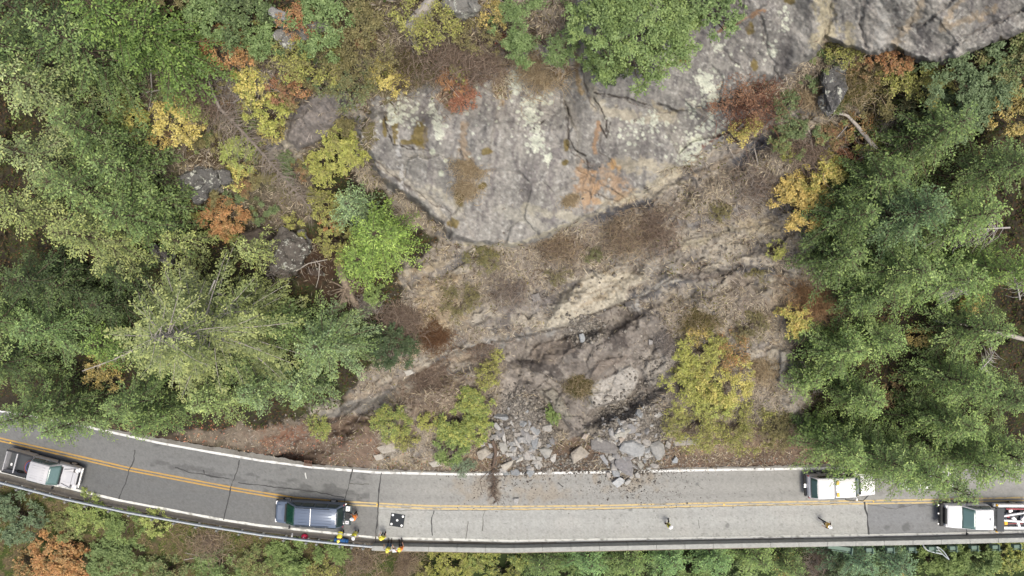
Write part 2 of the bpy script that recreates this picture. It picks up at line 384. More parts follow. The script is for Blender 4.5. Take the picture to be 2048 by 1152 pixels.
    for pts, wd, c, am in (([(1190,50),(1165,120),(1178,180),(1200,215),(1270,235),(1340,235)], 16, (186,178,158), .75), ([(1230,330),(1300,330),(1350,345),(1290,385),(1210,405)], 18, (190,180,155), .55),
                       ([(1172,345),(1176,400)], 24, (188,152,112), .65), ([(1215,350),(1240,385)], 28, (184,152,116), .55), ([(1300,330),(1340,350),(1320,370)], 20, (190,182,162), .55), ([(1000,420),(1060,440),(1100,470)], 16, (186,182,168), .5), ([(930,250),(925,300),(945,340),(930,400)], 10, (172,148,116), .6), ([(1195,250),(1190,300)], 8, (172,136,100), .7), ([(1225,325),(1232,335)], 9, (180,142,92), .7),
                       ([(1150,60),(1150,140),(1160,180)], 8, (170,145,100), .7), ([(1640,-20),(1655,50),(1640,80)], 24, (190,180,152), .85), ([(1700,60),(1690,100)], 16, (180,170,140), .7),
                       ([(1745,-20),(1770,40),(1758,95)], 16, (180,178,172), .7), ([(1850,-10),(1810,60),(1790,90)], 10, (176,160,135), .6), ([(1600,0),(1590,80),(1600,120)], 22, (168,165,158), .5), ([(1930,-10),(1880,60),(1990,20)], 9, (170,150,120), .5),
                       ([(860,375),(920,420),(900,440)], 10, (196,190,172), .7), ([(760,330),(860,395),(890,440)], 10, (190,182,164), .55), ([(1050,415),(1120,430),(1160,440)], 12, (186,180,160), .6), ([(930,490),(1030,492),(1130,452),(1190,425),(1300,378)], 5, (200,192,170), .8),
                       ([(1300,205),(1340,228),(1360,222)], 6, (176,165,140), .7), ([(1180,310),(1195,325)], 8, (170,168,162), .8), ([(1390,350),(1450,320),(1500,280)], 8, (190,165,125), .6), ([(1395,300),(1440,270)], 3, (150,95,75), .6),
                       ([(1440,65),(1460,50),(1530,20)], 5, (165,120,75), .6), ([(1330,130),(1365,118)], 5, (130,110,60), .8), ([(920,210),(930,190),(950,200)], 4, (150,110,60), .7)):
        line(pts, wd, c, 5, am)
    for a in ((840,270,14,26),(790,255,6,30),(815,285,30,5),(972,302,11,7),(918,390,12,22),(965,372,9,7),(1133,290,6,12),(1130,325,7,6),(1140,400,6,4),(1500,58,8,12),(1580,0,12,10),(1720,112,12,10),(1365,120,16,6),(770,250,5,20),(1135,405,9,8),(1508,130,7,12),(906,446,12,9)):
        ell(a[0], a[1], a[2] * 1.1, a[3] * 1.1, (128,112,62), .85, .3, 8)
    for a in ((850,150,40,22,(140,126,104)),(915,118,60,24,(134,120,100)),(985,120,46,26,(150,134,112)),(780,190,26,20,(120,112,78)),(900,200,26,30,(158,128,104)),(1005,170,18,34,(160,140,112)),(930,150,30,20,(152,120,94)),(735,250,14,40,(112,104,66)),(820,165,26,14,(128,118,84)),(1085,150,26,34,(176,156,124)),(1120,120,18,44,(160,136,102))):
        ell(a[0], a[1], a[2], a[3], a[4], .9, .7, 14, grass=.9)
    for pts, wd, c, am in (([(1210,440),(1320,400),(1430,335),(1540,250)], 26, (138,132,126), .6), ([(1240,415),(1300,395),(1380,355)], 8, (176,168,150), .7), ([(1130,470),(1200,440)], 12, (130,125,120), .6), ([(1500,215),(1600,150),(1650,120)], 20, (140,134,126), .6), ([(735,320),(800,380),(880,440),(905,480)], 7, (104,98,92), .5),
                       ([(790,330),(880,400),(950,450)], 5, (188,182,170), .5), ([(1010,60),(1012,200),(1030,330)], 5, (112,106,106), .5), ([(1075,120),(1080,240),(1070,380)], 7, (120,114,114), .5), ([(985,210),(990,330),(975,420)], 6, (116,110,110), .5), ([(1290,120),(1270,200),(1290,290)], 6, (118,112,112), .5), ([(1410,60),(1380,160),(1350,260)], 8, (116,111,111), .5), ([(1500,20),(1470,120),(1440,220)], 7, (112,107,107), .5),
                       ([(1600,10),(1570,90),(1560,150)], 7, (120,115,112), .5), ([(850,200),(850,300),(870,390)], 6, (114,108,110), .5), ([(1110,300),(1100,380),(1110,440)], 9, (112,106,108), .5)):
        line(pts, wd, c, 8, am, 16, seed=47)
    # cracks of the wall drawn as darker lines
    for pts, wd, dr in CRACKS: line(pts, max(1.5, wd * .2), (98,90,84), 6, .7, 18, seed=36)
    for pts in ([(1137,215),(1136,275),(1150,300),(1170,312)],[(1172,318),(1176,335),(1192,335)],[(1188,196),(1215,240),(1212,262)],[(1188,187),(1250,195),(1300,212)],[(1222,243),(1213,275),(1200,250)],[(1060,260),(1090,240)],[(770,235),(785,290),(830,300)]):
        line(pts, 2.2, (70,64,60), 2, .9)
    # lichens
    rg = np.random.default_rng(4)
    CL = [(957,128,8,14,16),(950,174,6,12,14),(1030,160,12,24,60),(863,215,5,12,18),(876,255,9,26,50),(1058,226,16,30,90),(1072,280,14,22,60),(1096,316,7,16,22),(1092,196,8,12,14),(797,225,20,28,60),
          (1323,100,14,10,34),(1410,160,18,14,60),(1420,188,16,20,70),(1436,92,9,12,14),(1392,282,24,22,70),(1372,312,20,16,40),(1569,42,10,20,24),(1543,102,7,14,14),(1385,215,12,14,20),(1340,75,14,10,14),(1000,190,40,60,14),(1300,250,40,30,36),
          (1430,240,24,24,30),(1255,260,30,30,20),(1350,110,16,8,14),(1490,100,40,60,14),(950,260,60,60,12),(830,230,14,40,16),(400,360,34,16,30)]
    for (cu, cv, su, sv, nn) in CL:
        nn = int(nn * 1.5)
        for i in range(nn):
            u, v = cu + rg.normal() * su * .62, cv + rg.normal() * sv * .62; r0 = rg.choice([1.3, 2, 2.8, 4.2], p=[.4, .3, .2, .1])
            j0, j1 = np.searchsorted(AV, v - r0 - 2), np.searchsorted(AV, v + r0 + 2); i0, i1 = np.searchsorted(AU, u - r0 - 2), np.searchsorted(AU, u + r0 + 2)
            if j1 <= j0 or i1 <= i0: continue
            d = np.hypot(U[j0:j1, i0:i1] - u, V[j0:j1, i0:i1] - v); kk = (sst(r0 + .9, r0 - .5, d) * rg.uniform(.75, 1))[..., None]
            ring = np.where(d < r0 * .45, .8, 1)[..., None] if r0 > 2 else 1
            col[j0:j1, i0:i1] = col[j0:j1, i0:i1] * (1 - kk) + lin((216, 219, 200)) * ring * kk
    for (cu, cv) in ((865,304),(882,347)): ell(cu, cv, 6, 7, (200,204,182), .9, .1)
    for (cu, cv) in ((803,352),(797,300)): ell(cu, cv, 5, 24, (205,204,200), .6, .8, 5)
    # grey-blue fractured bands, the darkest painted as ledge shadow; sandstone, scar
    for pts, wd, c, am in (([(700,800),(780,770),(860,735),(950,705)], 14, (168,152,132), .6), ([(620,850),(680,825),(740,800),(790,785)], 13, (140,136,128), .9), ([(460,885),(560,860),(620,850)], 20, (140,130,115), .7),
                       ([(950,700),(1010,686),(1080,670),(1150,652),(1180,640)], 11, (162,160,155), .85), ([(960,712),(1040,695),(1100,680)], 6, (120,118,116), .8), ([(1260,600),(1320,575),(1380,556),(1450,545),(1540,540)], 15, (98,97,98), .95),
                       ([(1255,603),(1300,580),(1350,560),(1410,545),(1470,540)], 5, (182,178,168), .8), ([(1480,560),(1530,590),(1560,610)], 5, (165,155,138), .6), ([(1350,450),(1420,440),(1480,420)], 14, (120,118,118), .7), ([(1320,430),(1290,445),(1340,440)], 9, (120,118,120), .7),
                       ([(1190,440),(1240,425),(1300,400)], 13, (98,98,102), .95), ([(1480,330),(1530,280),(1500,300)], 16, (98,98,102), .95), ([(1560,230),(1600,200),(1590,240)], 18, (128,124,122), .6), ([(1350,500),(1400,480),(1460,460)], 10, (170,162,140), .7), ([(1480,455),(1560,460),(1610,490)], 14, (176,164,138), .7),
                       ([(1500,440),(1590,440)], 12, (170,156,130), .6), ([(1000,620),(1050,610),(1110,600)], 16, (130,124,120), .7), ([(980,640),(1020,650)], 14, (118,112,110), .7), ([(1290,500),(1340,530),(1280,545)], 9, (160,156,148), .6), ([(890,480),(870,460),(900,478)], 8, (110,108,108), .8),
                       ([(840,540),(880,530),(900,512)], 10, (184,170,144), .7), ([(850,590),(880,590)], 6, (190,175,145), .7), ([(1660,160),(1690,190),(1670,230)], 14, (130,128,126), .7), ([(1280,630),(1250,700),(1230,740)], 26, (130,122,114), .7), ([(1480,690),(1530,700),(1500,740)], 16, (158,152,146), .6),
                       ([(1370,540),(1500,560),(1500,620)], 22, (128,116,104), .6), ([(1570,560),(1560,600),(1520,640)], 24, (142,126,108), .5)):
        line(pts, wd, c, 7, am, 18, grass=.15)
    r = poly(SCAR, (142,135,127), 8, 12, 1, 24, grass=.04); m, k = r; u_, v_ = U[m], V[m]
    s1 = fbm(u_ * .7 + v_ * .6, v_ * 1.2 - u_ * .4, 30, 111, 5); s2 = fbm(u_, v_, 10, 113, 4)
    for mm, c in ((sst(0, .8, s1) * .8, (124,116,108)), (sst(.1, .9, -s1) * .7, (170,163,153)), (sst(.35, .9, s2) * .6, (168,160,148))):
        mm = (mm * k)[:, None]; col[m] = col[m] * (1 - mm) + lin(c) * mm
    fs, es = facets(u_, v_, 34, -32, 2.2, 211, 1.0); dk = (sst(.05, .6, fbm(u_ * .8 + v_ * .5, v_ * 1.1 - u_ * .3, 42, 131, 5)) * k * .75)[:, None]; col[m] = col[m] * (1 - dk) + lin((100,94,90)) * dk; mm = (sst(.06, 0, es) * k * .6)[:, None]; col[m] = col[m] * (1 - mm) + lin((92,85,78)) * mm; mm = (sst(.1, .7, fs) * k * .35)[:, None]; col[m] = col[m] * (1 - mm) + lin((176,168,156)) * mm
    for a in ((1235,680,20,26),(1085,735,38,11),(1150,705,16,10),(1255,760,6,10),(1255,650,12,7),(1045,725,22,7),(1210,725,16,5),(1110,750,22,6)): ell(a[0], a[1], a[2], a[3], (92,86,82), .85, .7, 10)
    ell(1160, 780, 30, 18, (118,108,72), .7, .4, grass=.7)
    poly(SAND, (190,182,164), 5, 7, 1, 14, grass=0); ell(1190, 600, 50, 6, (172,156,130), .5, .8, 6, rot=-25); ell(1160, 570, 8, 6, (150,134,110), .7)
    line([(1255,603),(1190,628),(1150,648),(1085,664)], 3, (110,100,90), 3, .8)
    ell(1270, 615, 16, 8, (185,182,175), .8, .4); line([(1130,600),(1180,585),(1240,570)], 2, (150,136,115), 3, .6)
    ell(1180, 660, 30, 22, (150,142,128), .8, .5, grass=0)
    # talus and verge
    ell(1045, 860, 75, 75, (126,119,109), .9, .4, grass=.1); ell(1022, 785, 26, 62, (166,158,148), .9, .3, grass=.02); ell(1265, 870, 85, 70, (126,119,110), .9, .4, grass=.1)
    poly([(920,945),(960,880),(1330,890),(1400,880),(1640,880),(1700,938),(1400,940),(1200,946)], (118,98,82), 16, 16, .85, 24, grass=.25)
    ell(1130, 920, 60, 26, (100,86,74), .8, .4, grass=.05); ell(1250, 930, 70, 18, (112,100,90), .8)
    poly([(1330,870),(1420,850),(1640,850),(1640,900),(1400,905)], (150,130,108), 16, 12, .8, grass=.7)
    poly([(500,905),(560,850),(640,840),(750,830),(770,925),(700,935),(600,925)], (122,104,90), 14, 12, .9, 20, grass=.15)
    ell(560, 870, 60, 18, (140,104,84), .6, .6, 5); ell(860, 920, 90, 16, (168,154,130), .7, .7, 14); ell(880, 800, 80, 60, (136,116,98), .6, .6)
    poly([(350,868),(470,850),(560,865),(500,900),(420,890)], (134,122,108), 10, 10, .8, grass=.2)
    # dark margin of litter along the edge of the pavement
    d = vnorth(U) - V
    mix(sst(14, 2, d + n(16, 21) * 8) * sst(-6, 0, d) * (U > 120) * .6, (98,84,72))
    for poly_, c in SLABS: poly(poly_, c, 3, 4, .9, 10, grass=.03)
    for pts, wd, dr in LEDGES: line(pts, 3.0, (84,78,72), 6, .65, 22, grass=.1, seed=60)  # shade under each ledge painted in as a dark line
    # general mottling of the soil
    f = n(6, 31, 3); g2 = n(3.2, 37, 2)
    sc_ = 1 + (.16 * f + .12 * g2) * (1 - .35 * rockm)
    col *= sc_[..., None]
    # below the road
    ds = V - vsouth(U)
    low = sst(-2, 6, ds); t = n(14, 25)
    lc = lin((104, 92, 70)) * (1 - sst(-.3, .5, t)[..., None]) + lin((70, 82, 42)) * sst(-.3, .5, t)[..., None]; dk_ = sst(760, 880, U)[..., None]; lc = lc * (1 - dk_) + lin((52, 64, 36)) * dk_
    col = col * (1 - low[..., None]) + lc * low[..., None]; brush = np.where(ds > 0, .5 * sst(760, 700, U) + .1, brush)
    brush = np.where((d < 3) & (ds < 2), 0, brush)
    return np.clip(col, .008, .8), brush
COL, BRUSH = paint_ground(GU, GV)
X, Y, Z_ = w2(GU, GV, ZZ)
nr, nc = GU.shape; idx = np.arange(nr * nc).reshape(nr, nc)
q = np.stack([idx[:-1, :-1], idx[1:, :-1], idx[1:, 1:], idx[:-1, 1:]], -1).reshape(-1, 4)
me = mesh_np('hillside', np.stack([X, Y, Z_], -1), quads=q, col=COL.reshape(-1, 3), smooth=True)
tag(link('hillside', me, M_TERR), kind='structure')
def brush_at(u, v):
    i = np.clip(np.searchsorted(AU, u), 0, len(AU) - 1); j = np.clip(np.searchsorted(AV, v), 0, len(AV) - 1); return BRUSH[j, i]

# ------------------------------------------------------------------ road
CL_U = [-1500, -600, -200, 0, 56, 123, 257, 461, 520, 589, 688, 754, 855, 1020, 1205, 1420, 1820, 2048, 2600, 3600]
CL_V = [400, 720, 835, 879, 892, 907, 938, 977, 987, 998, 1006, 1009.5, 1014.5, 1016, 1014, 1009, 1003, 998, 983, 945]
WN_U = [-1500, -600, -200, 0, 106, 162, 319, 419, 520, 627, 754, 932, 1199, 1420, 1635, 2048, 2600, 3600]
WN_V = [330, 660, 780, 822, 840, 851, 886, 904, 921, 935, 945, 949, 944.5, 940, 937, 928, 912, 870]
WS_U = [-1500, -600, -200, 0, 98, 238, 447, 520, 754, 1020, 1420, 1820, 2048, 2600, 3600]
WS_V = [465, 785, 895, 943, 967, 1000.5, 1040, 1051, 1075.5, 1082, 1076, 1069, 1064, 1048, 1008]
su = axis(-40, 2088, 2, 1700); K = 110
T = np.linspace(0, 1, K)[:, None]
RU = np.repeat(su[None], K, 0)
# pavement: from the north edge of the tarmac to just past the foot of the rail or wall
RV = vnorth(su)[None] + fbm(su, su * 0, 9, 71, 3)[None] * 1.6 * (1 - T) + (vsouth(su) - 1 - vnorth(su))[None] * T
cl = np.interp(RU, CL_U, CL_V); wn = np.interp(RU, WN_U, WN_V); ws = np.interp(RU, WS_U, WS_V)
fa = lambda sc, sd, o=4, sx=1, sy=1: fbm(RU * sx, RV * sy, sc, sd, o)
rc = np.zeros(RU.shape + (3,)); 
def rmix(m, c):
    global rc
    rc = rc * (1 - m[..., None]) + lin(c) * m[..., None]
rmix(np.ones(RU.shape), (132,133,131))
rmix(sst(560, 430, RU + fa(60, 3) * 30) * .6, (128,129,128))
rmix(sst(620, 900, RU) * .85, (168,167,161))                                # north lane lightens to the east
rmix(sst(1500, 1900, RU) * .5, (155,155,152))
south = RV > cl
rmix(south * (RU < 757) * sst(760, 300, RU) * .7, (112,114,114)); rmix(south * (RU < 757) * .35, (118,118,116))
rmix(sst(300, 60, RU) * south * .5, (88,90,92))
rmix(south * (RU >= 757) * (RU < 1735) * 1.0, (178,179,174))
rmix(south * (RU >= 757) * (RU < 1735) * sst(0, .8, fa(5, 8, 3, 2.2, .12)) * .35, (165,164,158))
rmix(south * (RU >= 757) * (RU < 1735) * sst(.1, .8, fa(60, 18)) * .3, (192,190,183))
rmix((RU > 1735) * south * .95, (140,142,143))
# wheel paths, oil, damp patches
for off, a in ((.27, .18), (.73, .18)):
    rmix(np.exp(-(((RV - (wn + (cl - wn) * off)) / 7) ** 2)) * a, (120,120,118)); rmix(np.exp(-(((RV - (cl + (ws - cl) * off)) / 7) ** 2)) * a * .7, (125,124,120))
rmix((~south) * (RU > 300) * (RU < 740) * sst(.25, .9, fa(16, 42, 4, .6, 1.4) + .5 * np.exp(-((RV - cl + 22) / 10) ** 2)) * .55, (92,92,92))
for (cu, cv, ru, rv) in ((1774,1055,9,8),(1812,1053,8,9),(1803,1012,8,4),(1843,1012,9,4),(1454,1050,5,5),(700,1020,5,3),(1260,1020,5,3),(1395,968,4,3),(1845,1060,4,2)):
    rmix(sst(1.2, .6, np.hypot((RU - cu) / ru, (RV - cv) / rv) + fa(8, 52, 3) * .5) * .6, (98,99,98))
for (cu, cv, ru, rv) in ((960,975,45,30),(1260,965,60,20),(1080,985,80,20),(1250,950,70,16),(1040,950,70,12)):
    rmix(sst(1.3, .2, np.hypot((RU - cu) / ru, (RV - cv) / rv) + fa(14, 53, 4) * .7) * .6, (160,149,132))
rmix(sst(1.2, .3, np.hypot((RU - 985) / 16, (RV - 968) / 34) + fa(8, 57, 4) * .8) * .65, (108,94,82))
# shoulders
rmix((RV < wn - 2) * 1.0, (140,138,131)); rmix((RV < wn - 2) * sst(-.2, .6, fa(20, 61)) * .5, (112,106,98))
sh = (RV > ws + 3.5)
rmix(sh * 1.0, (112,107,99)); rmix(sh * (RU > 757) * .8, (124,118,106)); rmix(sh * sst(-.1, .7, fa(18, 62, 4, .4, 2)) * .5, (96,90,80)); rmix(sh * (RU > 757) * sst(ws + 12, ws + 18, RV) * .5, (92,86,76))
# fine grit and fallen crumbs
grit = fa(2.1, 81, 2); rc *= (1 + .10 * grit + .05 * fa(6, 83, 3))[..., None]
rmix(sst(.75, .95, fa(3.4, 86, 2)) * sst(170, 60, np.abs(RU - 1130) - 120) * (RV < cl) * .6, (96,88,80))
rmix(sst(.8, 1.0, fa(3.4, 87, 2)) * .4, (100,98,94))
X, Y, Z_ = w2(RU, RV, 0.0)
idx = np.arange(RU.size).reshape(RU.shape)
q = np.stack([idx[:-1, :-1], idx[1:, :-1], idx[1:, 1:], idx[:-1, 1:]], -1).reshape(-1, 4)
road = tag(link('road', mesh_np('road', np.stack([X, Y, Z_], -1), quads=q, col=np.clip(rc, .01, .8).reshape(-1, 3), smooth=True), M_ROAD), kind='structure')
def strip(name, us, vs, wd, z, color, worn=.25, seed=1, parent=road, mt=None, jit=.2):
    us = np.asarray(us, float); vs = np.asarray(vs, float)
    tu = np.gradient(us); tv = np.gradient(vs); L = np.hypot(tu, tv); nu, nv = -tv / L, tu / L
    wl = wd / 2 * (1 + jit * fbm(us, vs, 14, seed, 3)); k = 5
    O = np.linspace(-1, 1, k)[:, None]
    A, B = us[None] + nu[None] * wl[None] * O, vs[None] + nv[None] * wl[None] * O
    x, y, zz = w2(A, B, z); i = np.arange(A.size).reshape(A.shape)
    q = np.stack([i[:-1, :-1], i[1:, :-1], i[1:, 1:], i[:-1, 1:]], -1).reshape(-1, 4)
    c = np.ones(A.shape + (3,)) * lin(color); wm = (sst(.15, .75, fbm(A, B, 7, seed + 5, 4)) * worn * 2)[..., None]; c = c * (1 - np.clip(wm, 0, .8)) + lin((140, 138, 130)) * np.clip(wm, 0, .8)
    keep = np.ones(len(q), bool)
    return link(name, mesh_np(name, np.stack([x, y, zz], -1), quads=q, col=c.reshape(-1, 3)), mt or M_ROAD, parent)
EU = np.arange(-700, 2750, 3.0)
strip('edge_line', EU, np.interp(EU, WN_U, WN_V), 4.4, .008, (240,240,236), .3, 3)
strip('edge_line', EU, np.interp(EU, WS_U, WS_V), 4.4, .008, (240,240,232), .36, 5)
for off, sd in ((-2.9, 7), (2.9, 9)):
    cv = np.interp(EU, CL_U, CL_V); e = EU < 700
    strip('centre_line', EU[e], (cv + off)[e], 2.9, .008, (200,162,92), .2, sd); e = EU >= 697
    strip('centre_line', EU[e], (cv + off)[e], 3.0, .008, (216,192,138), .4, sd)
def seam(pts, wd=1.6, c=(84,84,84), seed=0, name='crack'):
    p = np.array(pts, float); s = np.r_[0, np.cumsum(np.hypot(*np.diff(p, axis=0).T))]; t = np.arange(0, s[-1] + .1, 1.5)
    u = np.interp(t, s, p[:, 0]) + fbm(t, t * 0, 14, seed, 3) * 1.3; v = np.interp(t, s, p[:, 1]) + fbm(t, t * 0 + 50, 14, seed + 2, 3) * 1.3
    if len(u) > 2: strip(name, u, v, wd, .012, c, 0, seed, jit=.6)
SE = [([(271,900),(266,925),(258,940),(250,970),(237,1000)], 2), ([(480,920),(470,955),(462,975),(455,1010),(446,1042)], 2), ([(705,938),(697,975),(689,1003)], 2), ([(762,946),(756,1008),(752,1072),(752,1092)], 2.2),
      ([(1729,1004),(1734,1030),(1739,1070)], 3), ([(868,1021),(862,1045),(865,1072)], 1.6), ([(937,1042),(934,1060),(931,1078)], 1.3), ([(969,1020),(966,1045),(965,1062)], 1.4), ([(350,934),(380,945),(420,952),(461,958)], 2), ([(475,964),(500,968),(560,975),(640,985),(690,995)], 1.8),
      ([(408,940),(409,948)], 2), ([(697,967),(740,969)], 1.5), ([(1688,991),(1692,1000),(1726,1001),(1742,985)], 1.6), ([(1115,965),(1128,974)], 2), ([(1396,1040),(1400,1058)], .8), ([(1735,1008),(1790,1018),(1830,1008),(1870,1012)], 1), ([(683,1010),(686,1060)], 1.2),
      ([(757,1020),(900,1021),(1200,1019),(1700,1007)], .8), ([(610,945),(613,958)], 3.0)]
for i, (p, wd) in enumerate(SE[:-1]): seam(p, wd, (80,80,80) if wd > 1.5 else (110,108,104), i * 3)
seam(SE[-1][0], 2.2, (225,225,220), 99, 'stop_mark'); seam([(584,1066),(584,1078)], 2.2, (205,205,200), 98, 'stop_mark')
g_ = P(616, 926.5, .012); bm = bmesh.new()
o = empty('drain_grate', g_, R(-6), 'rusty iron drain grate at the edge of the left lane shoulder', 'drain grate')
for i in range(6):
    bmesh.ops.create_cube(bm, size=1, matrix=Matrix.Translation((-.3 + i * .12, 0, .01)) @ Matrix.Diagonal((.05, .42, .02, 1)))
for sy in (-.22, .22): bmesh.ops.create_cube(bm, size=1, matrix=Matrix.Translation((0, sy, .012)) @ Matrix.Diagonal((.74, .04, .026, 1)))
me = bpy.data.meshes.new('grate'); bm.to_mesh(me); link('grate', me, mat('rust', lin((120,90,75)), rough=.9, var=.3), o)
# ------------------------------------------------------------------ vegetation
def quads_from(pos, d, nrm, ln, wd, col, diamond=True):
    d = d / (np.linalg.norm(d, axis=1, keepdims=True) + 1e-9)
    s = np.cross(d, nrm); s /= (np.linalg.norm(s, axis=1, keepdims=True) + 1e-9)
    a = pos; b = pos + d * (ln * .5)[:, None] + s * (wd * .5)[:, None]; c = pos + d * ln[:, None]; e = pos + d * (ln * .5)[:, None] - s * (wd * .5)[:, None]
    V = np.stack([a, b, c, e], 1).reshape(-1, 3); Q = np.arange(len(V)).reshape(-1, 4)
    return V, Q, np.repeat(col, 4, 0)
def tubes(paths, rad, sides=5):
    "paths (M,K,3), rad (M,K)"
    M, Kk, _ = paths.shape
    t = np.gradient(paths, axis=1); t /= (np.linalg.norm(t, axis=2, keepdims=True) + 1e-9)
    ref = np.where(np.abs(t[..., 2:3]) > .8, np.array([1., 0, 0]), np.array([0, 0, 1.]))
    a = np.cross(t, ref); a /= (np.linalg.norm(a, axis=2, keepdims=True) + 1e-9); b = np.cross(t, a)
    th = np.arange(sides) / sides * 2 * np.pi
    V = paths[:, :, None] + rad[:, :, None, None] * (a[:, :, None] * np.cos(th)[:, None] + b[:, :, None] * np.sin(th)[:, None])
    idx = np.arange(M * Kk * sides).reshape(M, Kk, sides); nx = np.roll(idx, -1, 2)
    Q = np.stack([idx[:, :-1], nx[:, :-1], nx[:, 1:], idx[:, 1:]], -1).reshape(-1, 4)
    return V.reshape(-1, 3), Q
def des(pal, k=.26):
    "autumn haze: foliage tones as muted as the photo's"
    p = np.array(pal, float); l = (p @ np.array([.3, .59, .11]))[:, None]; return [tuple(q) for q in np.clip((p * (1 - k) + l * k) * np.array([1.03, 1.0, .93]), 0, 255)]
def vcolor(rng, n, pal, spread=.12):
    pal = np.array([lin(p) for p in pal]); i = rng.integers(0, len(pal), n); j = rng.integers(0, len(pal), n); t = rng.random((n, 1))
    return (pal[i] * (1 - t) + pal[j] * t) * (1 + spread * rng.normal(size=(n, 1)))
LK = 1.6   # leaf albedo factor: colours below are read off sunless foliage whose leaves shade each other
def fir(seed, H, Rad, pal, nb=90, cr0=.2, droop=.35, dens=1.0, spr=.24, bare=0.0, pw=.8, open_=0.0):
    rng = np.random.default_rng(seed); pal = des(pal); nb = int(nb * .85)
    t = np.sort(rng.random(nb) ** .85); zb = H * (cr0 + (1 - cr0) * t)
    L = Rad * ((1 - t) ** pw * .95 + .05) * rng.uniform(.5, 1.2, nb) + .15
    az = np.arange(nb) * 2.39996 + rng.normal(size=nb) * .35
    e = -.12 + .7 * t + rng.normal(size=nb) * .08; dr = droop * rng.uniform(.5, 1.3, nb) * (1 - .5 * t); bend = rng.normal(size=nb) * .18
    def bp(i, s):
        A = az[i] + bend[i] * s
        return np.stack([np.cos(A) * L[i] * s, np.sin(A) * L[i] * s, zb[i] + L[i] * (e[i] * s - dr[i] * s * s)], -1)
    S = np.linspace(0, 1, 7); ii = np.repeat(np.arange(nb), 7); paths = bp(ii, np.tile(S, nb)).reshape(nb, 7, 3)
    rad = (.012 + .011 * L)[:, None] * (1 - S * .85)[None]
    wv, wq = tubes(paths, rad, 3)
    # twigs
    nt = np.maximum(4, (L / .15 * dens).astype(int)); bi = np.repeat(np.arange(nb), nt); k = np.concatenate([np.arange(n) for n in nt]); s = .12 + .88 * (k + rng.random(len(k))) / nt[bi]
    side = np.where(k % 2 == 0, 1, -1); tl = np.clip(.24 * L[bi] * (1.05 - s) ** .6, 0, .8) * rng.uniform(.6, 1.2, len(k)) + .1
    keep = rng.random(len(k)) > open_ ; 
    if bare: keep &= ~((s < bare) & (rng.random(len(k)) < .8))
    bi, s, side, tl = bi[keep], s[keep], side[keep], tl[keep]
    org = bp(bi, s); A = az[bi] + bend[bi] * s + side * (R(58) - .35 * s) + rng.normal(size=len(s)) * .15
    slope = (e[bi] - 2 * dr[bi] * s) * .5 - .12
    td = np.stack([np.cos(A), np.sin(A), slope + rng.normal(size=len(s)) * .1], -1)
    ns = np.maximum(2, (tl / .085 * dens).astype(int)); ti = np.repeat(np.arange(len(s)), ns); m = len(ti)
    k2 = np.concatenate([np.arange(n) for n in ns]); q = (k2 + rng.random(m)) / ns[ti]
    pos = org[ti] + td[ti] * (tl[ti] * q)[:, None] + rng.normal(size=(m, 3)) * .015
    pos[:, 2] -= .18 * tl[ti] * q * q
    sg = np.where(k2 % 2 == 0, 1, -1); B = A[ti] + sg * rng.uniform(.35, .95, m)
    d = np.stack([np.cos(B), np.sin(B), slope[ti] + rng.normal(size=m) * .28 - .05], -1)
    nrm = np.stack([rng.normal(size=m) * .45, rng.normal(size=m) * .45, np.ones(m)], -1)
    bc = (vcolor(rng, nb, pal, .07) * rng.uniform(.72, 1.25, (nb, 1)))[bi[ti]]; tw = (1 + .12 * rng.normal(size=len(s)))[ti]
    col = (bc * .65 + vcolor(rng, m, pal, .1) * .35) * tw[:, None] * LK
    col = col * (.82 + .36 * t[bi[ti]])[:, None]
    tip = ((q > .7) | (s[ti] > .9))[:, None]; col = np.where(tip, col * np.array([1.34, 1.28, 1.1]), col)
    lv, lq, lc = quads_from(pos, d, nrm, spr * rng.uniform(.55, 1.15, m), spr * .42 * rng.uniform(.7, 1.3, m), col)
    # trunk
    zz = np.linspace(-1.0, H, 9); tp = np.zeros((1, 9, 3)); tp[0, :, 2] = zz; tp[0, :, 0] = .06 * np.sin(zz * .6); tr = (np.linspace(1, .06, 9) * (.05 + H * .014))[None]
    tv, tq = tubes(tp, tr, 8)
    return (tv, tq), (wv, wq), (lv, lq, np.clip(lc, .004, .8))
